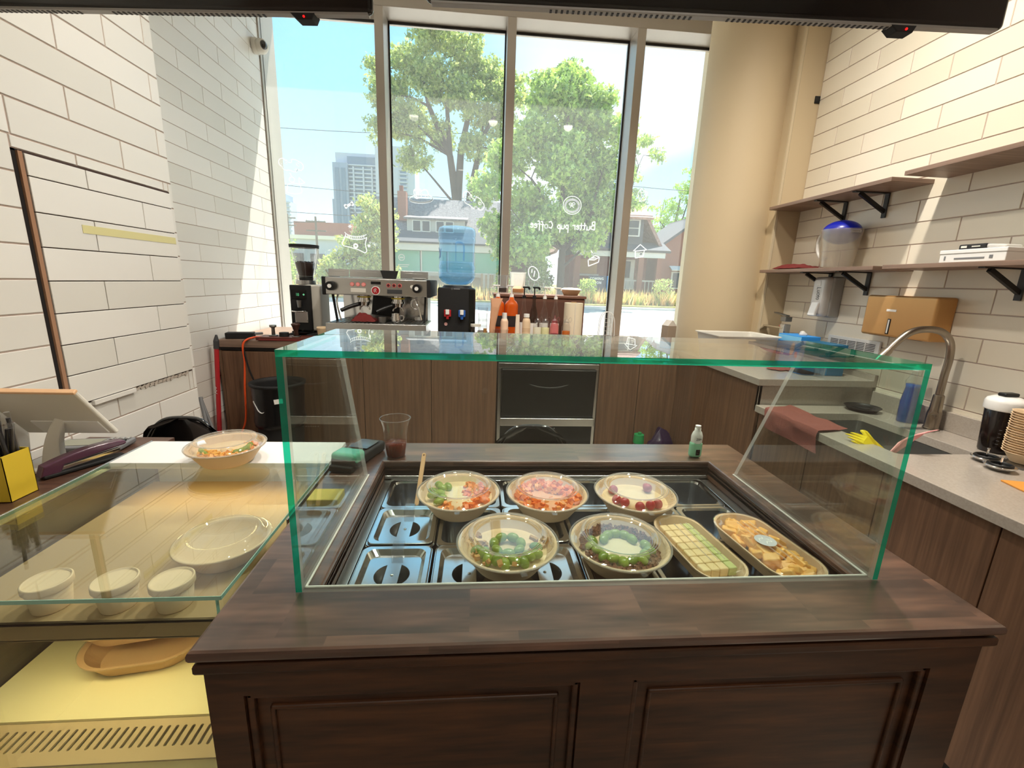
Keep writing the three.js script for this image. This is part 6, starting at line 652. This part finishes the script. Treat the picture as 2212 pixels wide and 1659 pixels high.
// ---------------------------------------------------------------- left display case
{ const o = T('display_case', 'low glass display case with warm light left of the prep counter', 'display case', [0, 0, 0]), x0 = -1.09, x1 = -0.452, zf = -0.722, zb = -1.5, yt = 0.93, t = 0.008;
  const wall = std(0xb9a37c, 0.6), deckM = std(0xe6dcae, 0.4), base = std(0xa88c64, 0.6);
  const gl = (name, g, edge) => { const p = P(o, name, g, M.glassGreen); if (edge) P(p, 'cut_edge', edge, phy(0x9fd0bb, 0.1, { clearcoat: 1 })); };
  gl('top_glass', [bb(x0, x1, yt - t, yt, -1.315, zf)], [bb(x0, x1, yt - t, yt, zf, zf + 0.001), bb(x1, x1 + 0.001, yt - t, yt, -1.315, zf), bb(x0 - 0.001, x0, yt - t, yt, -1.315, zf)]);
  gl('front_glass', bb(x0 + 0.01, x1 - 0.01, 0.5, yt - t, zf - t, zf), [bb(x1 - 0.01, x1 - 0.009, 0.5, yt - t, zf - t, zf)]);
  gl('side_glass', bb(x1 - 0.009, x1 - 0.002, 0.5, yt - t, -1.48, zf - t - 0.001)); gl('side_glass', bb(x0 + 0.002, x0 + 0.009, 0.5, yt - t, -1.48, zf - t - 0.001));
  P(o, 'rear_top', rbb(x0, x1, yt - 0.02, yt, zb, -1.316, 0.002), M.white); P(o, 'rear_door', [bb(x0 + 0.01, x1 - 0.01, 0.5, yt - 0.02, zb, zb + 0.012)], M.white);
  P(o, 'top_trim', [rbb(x0 - 0.006, x0, yt - 0.022, yt + 0.002, zb, zf, 0.002), rbb(x1 - 0.001, x1 + 0.004, yt - 0.03, yt - 0.01, zb, -1.0, 0.002)], M.steel);
  P(o, 'shelf', [rbb(x0 + 0.012, x1 - 0.012, 0.757, 0.763, -1.46, -0.817, 0.002), bb(x0 + 0.012, x1 - 0.012, 0.794, 0.8, -1.46, -0.817), bb(x0 + 0.012, x1 - 0.012, 0.757, 0.8, -0.823, -0.817)], base);
  P(o, 'deck', [bb(x0 + 0.012, x1 - 0.012, 0.535, 0.55, -1.46, -0.825)], deckM);
  P(o, 'front_ledge', (() => { const s = poly([[x0 + 0.012, 0.735], [x1 - 0.012, 0.735], [x1 - 0.012, 0.825], [x0 + 0.012, 0.825]]); for (let i = 0; i < 34; i++) { const x = x0 + 0.06 + i * 0.0168; s.holes.push(rrShape(0.0065, 0.045, 0.0031, x, 0.785, true)); } return flat(s, 0.004, 0.54); })(), wall);
  P(o, 'lower_ledge', bb(x0 + 0.012, x1 - 0.012, 0.496, 0.5, -1.46, zf - 0.009), deckM);
  P(o, 'cabinet', [bb(x0, x1, 0.04, 0.495, zb, zf)], base); P(o, 'plinth', bb(x0 + 0.02, x1 - 0.02, 0, 0.04, zb + 0.02, zf - 0.03), M.frameDark);
  const WL = new THREE.Color(1, 0.8, 0.42);
  P(o, 'led_strip', [rbb(x0 + 0.04, x1 - 0.04, 0.748, 0.757, -0.86, -0.845, 0.002)], std(0xfff1cf, 0.6, 0, { emissive: WL, emissiveIntensity: 2.5 }));
  const l = new THREE.RectAreaLight(WL, 34, 0.54, 0.014); l.position.set((x0 + x1) / 2, 0.746, -0.852); l.rotation.x = -PI / 2; o.add(l);
  P(o, 'led_strip', [rbb(x0 + 0.04, x1 - 0.04, 0.9, 0.909, -1.36, -1.345, 0.002)], std(0xfff1cf, 0.6, 0, { emissive: WL, emissiveIntensity: 2.5 }));
  const l2 = new THREE.RectAreaLight(WL, 40, 0.54, 0.014); l2.position.set((x0 + x1) / 2, 0.898, -1.352); l2.rotation.x = -2.2; o.add(l2); }
const soup = (label, x, z) => { const o = T('soup_cup', label, 'soup cup', [x, 0.8, z], 0, 'paper soup cups in the display case'); P(o, 'cup', la([[0, 0], [0.031, 0], [0.032, 0.002], [0.038, 0.052], [0, 0.052]], 0, 0, 0, 36), M.cupPaper); P(o, 'lid', la([[0.0385, 0.046], [0.041, 0.05], [0.041, 0.062], [0.039, 0.064], [0.037, 0.064], [0.0365, 0.06], [0, 0.06]], 0, 0, 0, 36), M.cupPaper); };
soup('cream paper soup cup, leftmost of three in the display case', -0.882, -0.868); soup('cream paper soup cup, middle of three in the display case', -0.748, -0.866); soup('cream paper soup cup, rightmost of three in the display case', -0.634, -0.864);
{ const o = T('food_bowl', 'lidded kraft bowl on the case shelf behind the soup cups', 'bowl', [-0.62, 0.8, -1.03]); P(o, 'bowl', bowlG, M.kraftL); P(o, 'lid', lidGeo, M.clear); }
const ovalTray = (label, p, ry) => { const o = T('oval_dish', label, 'oval dish', p, ry, 'oval dishes in the display case'), R = (w, l) => rrPts(w, l, Math.min(w, l) / 2 - 0.002, 12); P(o, 'dish', loft([[R(0.2, 0.12), 0], [R(0.21, 0.13), 0.003], [R(0.26, 0.165), 0.04], [R(0.275, 0.178), 0.043], [R(0.275, 0.178), 0.046], [R(0.25, 0.16), 0.043], [R(0.2, 0.12), 0.006]], 0, 0, 0, true), M.kraft); P(o, 'lid', loft([[R(0.278, 0.18), 0.043], [R(0.278, 0.18), 0.049], [R(0.24, 0.15), 0.054], [R(0.22, 0.13), 0.06]], 0, 0, 0, true), M.clearSoft); };
ovalTray('kraft oval dish lying lowest on the lit case floor', [-0.81, 0.55, -1.0], 0.15); ovalTray('kraft oval dish stacked on the lower dish in the case', [-0.835, 0.608, -1.03], 0.2);
// ---------------------------------------------------------------- desk with till things
{ const o = T('side_desk', 'narrow dark brown desk between the display case and the left wall', 'desk', [0, 0, 0]); P(o, 'top', rbb(XP + 0.008, -1.1, 0.87, 0.9, -1.62, -0.5, 0.003), M.desk); P(o, 'front_panel', bb(XP + 0.02, -1.12, 0.0, 0.87, -0.54, -0.52), M.desk); P(o, 'side_panel', bb(-1.125, -1.11, 0, 0.87, -1.6, -0.54), M.desk); }
{ const o = T('straw_box', 'yellow paper carton full of wrapped straws on the desk', 'carton', [-1.24, 0.9, -1.165], 0); const y = M.yellow; P(o, 'carton', [bb(-0.053, -0.0515, 0, 0.125, -0.036, 0.036), bb(0.0515, 0.053, 0, 0.125, -0.036, 0.036), bb(-0.053, 0.053, 0, 0.125, -0.036, -0.0345), bb(-0.053, 0.053, 0, 0.122, 0.0345, 0.036), bb(-0.053, 0.053, 0, 0.002, -0.036, 0.036)], y); }
{ const r = rng(19), ink = std(0x2c2a2e, 0.5), sl = pane(0xf2f2f2, 0.15); for (let i = 0; i < 16; i++) { const o = T('wrapped_straw', 'black straw in clear wrapper standing in the yellow carton', 'straw', [-1.24, 0.902, -1.165], 0, 'wrapped straws in the yellow carton'), a = [0.0 + r() * 0.046, 0.002, (r() - 0.5) * 0.05], b = [a[0] - 0.02 + r() * 0.07, 0.19 + r() * 0.04, a[2] + (r() - 0.5) * 0.03]; b[0] = Math.min(0.085, b[0]); const k = 0.93 + (i === 4 ? 0.45 : 0); if (i === 4) o.userData.label = 'long bare black straw standing highest in the yellow carton'; P(o, 'straw', rod(a, a.map((v, j) => v + (b[j] - v) * k), 0.0042, 0.0042, 8), ink); if (i !== 4) P(o, 'wrapper', rod(a, b, 0.0058, 0.0062, 6), sl); } }
{ const o = T('tablet_till', 'white tablet till on a stand seen from behind', 'tablet', [-1.262, 0.9, -1.36]); P(o, 'case', [xf(rb(0.262, 0.205, 0.014, 0.006, 0, 0, 0), 0, 0.172, 0, 0.64, 0, 0)], M.offwhite); P(o, 'bezel', [xf(rb(0.266, 0.009, 0.016, 0.003, 0, 0.101, 0.001), 0, 0.172, 0, 0.64, 0, 0)], std(0xe3b78c, 0.5)); P(o, 'back_panel', [xf(rb(0.19, 0.06, 0.004, 0.012, 0.02, -0.062, 0.0085), 0, 0.172, 0, 0.64, 0, 0)], M.white); P(o, 'arm', xf(ex((() => { const s = new THREE.Shape(); s.moveTo(0, 0); s.bezierCurveTo(0.01, 0.06, 0.02, 0.1, 0.06, 0.16); s.lineTo(0.085, 0.15); s.bezierCurveTo(0.05, 0.1, 0.045, 0.06, 0.05, 0); s.closePath(); return s; })(), 0.03, 0.004), -0.06, 0.006, -0.02, 0, 0.35, 0), M.offwhite); P(o, 'base', rb(0.12, 0.012, 0.12, 0.005, -0.04, 0.006, 0.0), M.white); }
{ const o = T('stapler', 'dark purple stapler lying on the desk edge', 'stapler', [-1.19, 0.9, -1.352], -0.49); P(o, 'base', [rb(0.036, 0.012, 0.2, 0.005, 0, 0.007, 0)], M.blackSoft); P(o, 'magazine', rb(0.02, 0.014, 0.17, 0.003, 0, 0.024, -0.005, 0.08, 0, 0), M.steelS); P(o, 'top_arm', [(() => { const s = new THREE.Shape(); s.moveTo(-0.105, 0.01); s.lineTo(-0.095, 0.04); s.bezierCurveTo(-0.03, 0.062, 0.05, 0.07, 0.1, 0.058); s.quadraticCurveTo(0.112, 0.05, 0.1, 0.044); s.lineTo(-0.05, 0.03); s.lineTo(-0.06, 0.01); s.closePath(); return xf(ex(s, 0.024, 0.005, 3), 0, 0, -0.012); })()].map((g) => xf(g, 0, 0, 0, 0, PI / 2, 0)), M.purple); }
{ const o = T('keypad', 'grey desktop keypad with silver keys behind the stapler', 'keypad', [-1.285, 0.9, -1.51], 0.12); P(o, 'body', rb(0.2, 0.018, 0.09, 0.006, 0, 0.012, 0), M.grey); P(o, 'display', bb(-0.095, 0.02, 0.021, 0.0225, -0.03, 0.03), std(0x8c8c7c, 0.4)); for (let i = 0; i < 4; i++) for (let j = 0; j < 3; j++) P(o, 'key', rb(0.012, 0.006, 0.016, 0.002, 0.036 + i * 0.0165, 0.023, -0.026 + j * 0.025), j === 1 && i % 2 ? M.black : M.silverPl); }
function chair(label, p, ry, top) { const o = T('chair', label, 'chair', p, ry, 'black chairs behind the counter'); const g = new THREE.PlaneGeometry(0.3, 0.36, 16, 14), a = g.attributes.position; for (let i = 0; i < a.count; i++) { let x = a.getX(i), y = a.getY(i); const v = y / 0.36 + 0.5; const w = v > 0.7 ? Math.sqrt(Math.max(0.06, 1 - Math.pow((v - 0.7) / 0.31, 3))) : 1; a.setXYZ(i, x * w, top - 0.18 + y, -Math.pow(x * 2.2, 2) * 0.3 + (1 - v) * 0.04); } g.computeVertexNormals(); const back = fin(g), b2 = back.clone(); b2.translate(0, 0, -0.012); P(o, 'backrest', [back, b2, tu((() => { const q = []; for (let i = 0; i <= 20; i++) { const x = -0.14 + i * 0.014, k = Math.abs(x) / 0.14; q.push([x, top - 0.11 * Math.pow(k, 4), -Math.pow(x * 2.2, 2) * 0.3 - 0.006]); } return q; })(), 0.009, 40, 8)], phy(0x0c0c0d, 0.16, { clearcoat: 0.5 })); P(o, 'seat', rb(0.4, 0.03, 0.38, 0.014, 0, 0.45, 0.2), M.blackSoft); P(o, 'back_support', [bb(-0.1, -0.07, 0.44, top - 0.33, 0.02, 0.04), bb(0.07, 0.1, 0.44, top - 0.33, 0.02, 0.04)], M.black); for (const [x, z] of [[-0.17, 0.05], [0.17, 0.05], [-0.17, 0.36], [0.17, 0.36]]) P(o, 'leg', rod([x * 1.08, 0, z], [x, 0.44, z], 0.012), M.chrome); }
chair('black glossy chair back showing behind the desk at the left wall', [-1.2, 0, -1.84], PI, 0.905);
chair('black chair back showing behind the prep counter near the ice machine', [0.225, 0, -1.68], PI + 0.06, 0.935);
// floor things below the back counter
{ const o = T('cleaner_bottle', 'bottle with bright green cap below the back counter', 'bottle', [1.15, 0, -2.84]); P(o, 'bottle', la([[0, 0], [0.06, 0], [0.065, 0.01], [0.065, 0.34], [0.03, 0.42], [0.026, 0.44], [0, 0.44]], 0, 0, 0, 28), phy(0x8fa8a0, 0.2, { transmission: 0.5, thickness: 0 })); P(o, 'cap', [cy(0.034, 0.038, 0.06, 0, 0.46, 0, 28), cy(0.012, 0.012, 0.02, 0.004, 0.495, 0, 12)], std(0x168a4c, 0.45)); }
{ const o = T('purple_bag', 'crumpled dark purple bag on the floor in the back corner', 'bag', [1.35, 0, -2.95]); const g = new THREE.SphereGeometry(0.17, 26, 18), a = g.attributes.position; for (let i = 0; i < a.count; i++) { const v = V3(a.getX(i), a.getY(i), a.getZ(i)), n = 0.82 + 0.4 * fbm(v.x * 9 + 3, v.y * 9, v.z * 9, 3); a.setXYZ(i, v.x * n * 0.75, (v.y + 0.17) * n * 1.35, v.z * n * 0.5); } g.computeVertexNormals(); P(o, 'bag', fin(g), phy(0x2a1638, 0.35)); }
// ---------------------------------------------------------------- menu screens overhead
function tv(label, x1, z1, ry, rx) { const W = 1.14, H = 0.66, o = T('menu_screen', label, 'screen', [x1, 2.02, z1], ry);
  P(o, 'panel', rbb(-W, 0, 0, H, -0.018, 0, 0.012), M.blackGloss); P(o, 'rear_housing', rbb(-W + 0.08, -0.08, 0.05, H - 0.1, -0.07, -0.018, 0.01), M.blackSoft); P(o, 'bottom_bezel', rbb(-W + 0.01, -0.01, -0.002, 0.004, -0.018, -0.003, 0.001), M.silverPl);
  P(o, 'rear_plate', bb(-W + 0.02, -0.02, 0.02, 0.06, -0.03, -0.018), M.greyD);
  P(o, 'speaker_slots', Array.from({ length: 26 }, (_, i) => bb(-0.9 + i * 0.011, -0.8955 + i * 0.011, -0.0028, -0.0018, -0.017, -0.007)), M.black); P(o, 'speaker_slots', Array.from({ length: 30 }, (_, i) => bb(-0.55 + i * 0.011, -0.5455 + i * 0.011, -0.0028, -0.0018, -0.017, -0.007)), M.black);
  const s = P(o, 'sensor', [xf(ex(poly([[-0.026, 0], [0.026, 0], [0.02, -0.012], [-0.012, -0.012]]), 0.022, 0.002), rx, 0.0, -0.026)], M.blackSoft); P(s, 'standby_light', sp(0.0022, rx + 0.004, -0.008, 0.0, 1, 1, 1, 8), std(0xff2a2a, 0.4, 0, { emissive: 0xff1010, emissiveIntensity: 2 }));
  P(o, 'ceiling_pole', rod([-W / 2, H - 0.05, -0.05], [-W / 2, 1.6, -0.05], 0.02), M.blackSoft); }
tv('black menu screen hanging at the top left of the view', -0.221, -1.056, -0.117, -0.145); tv('black menu screen hanging at the top right of the view', 1.03, -0.927, -0.062, -0.2);
renderer.render(scene, camera);
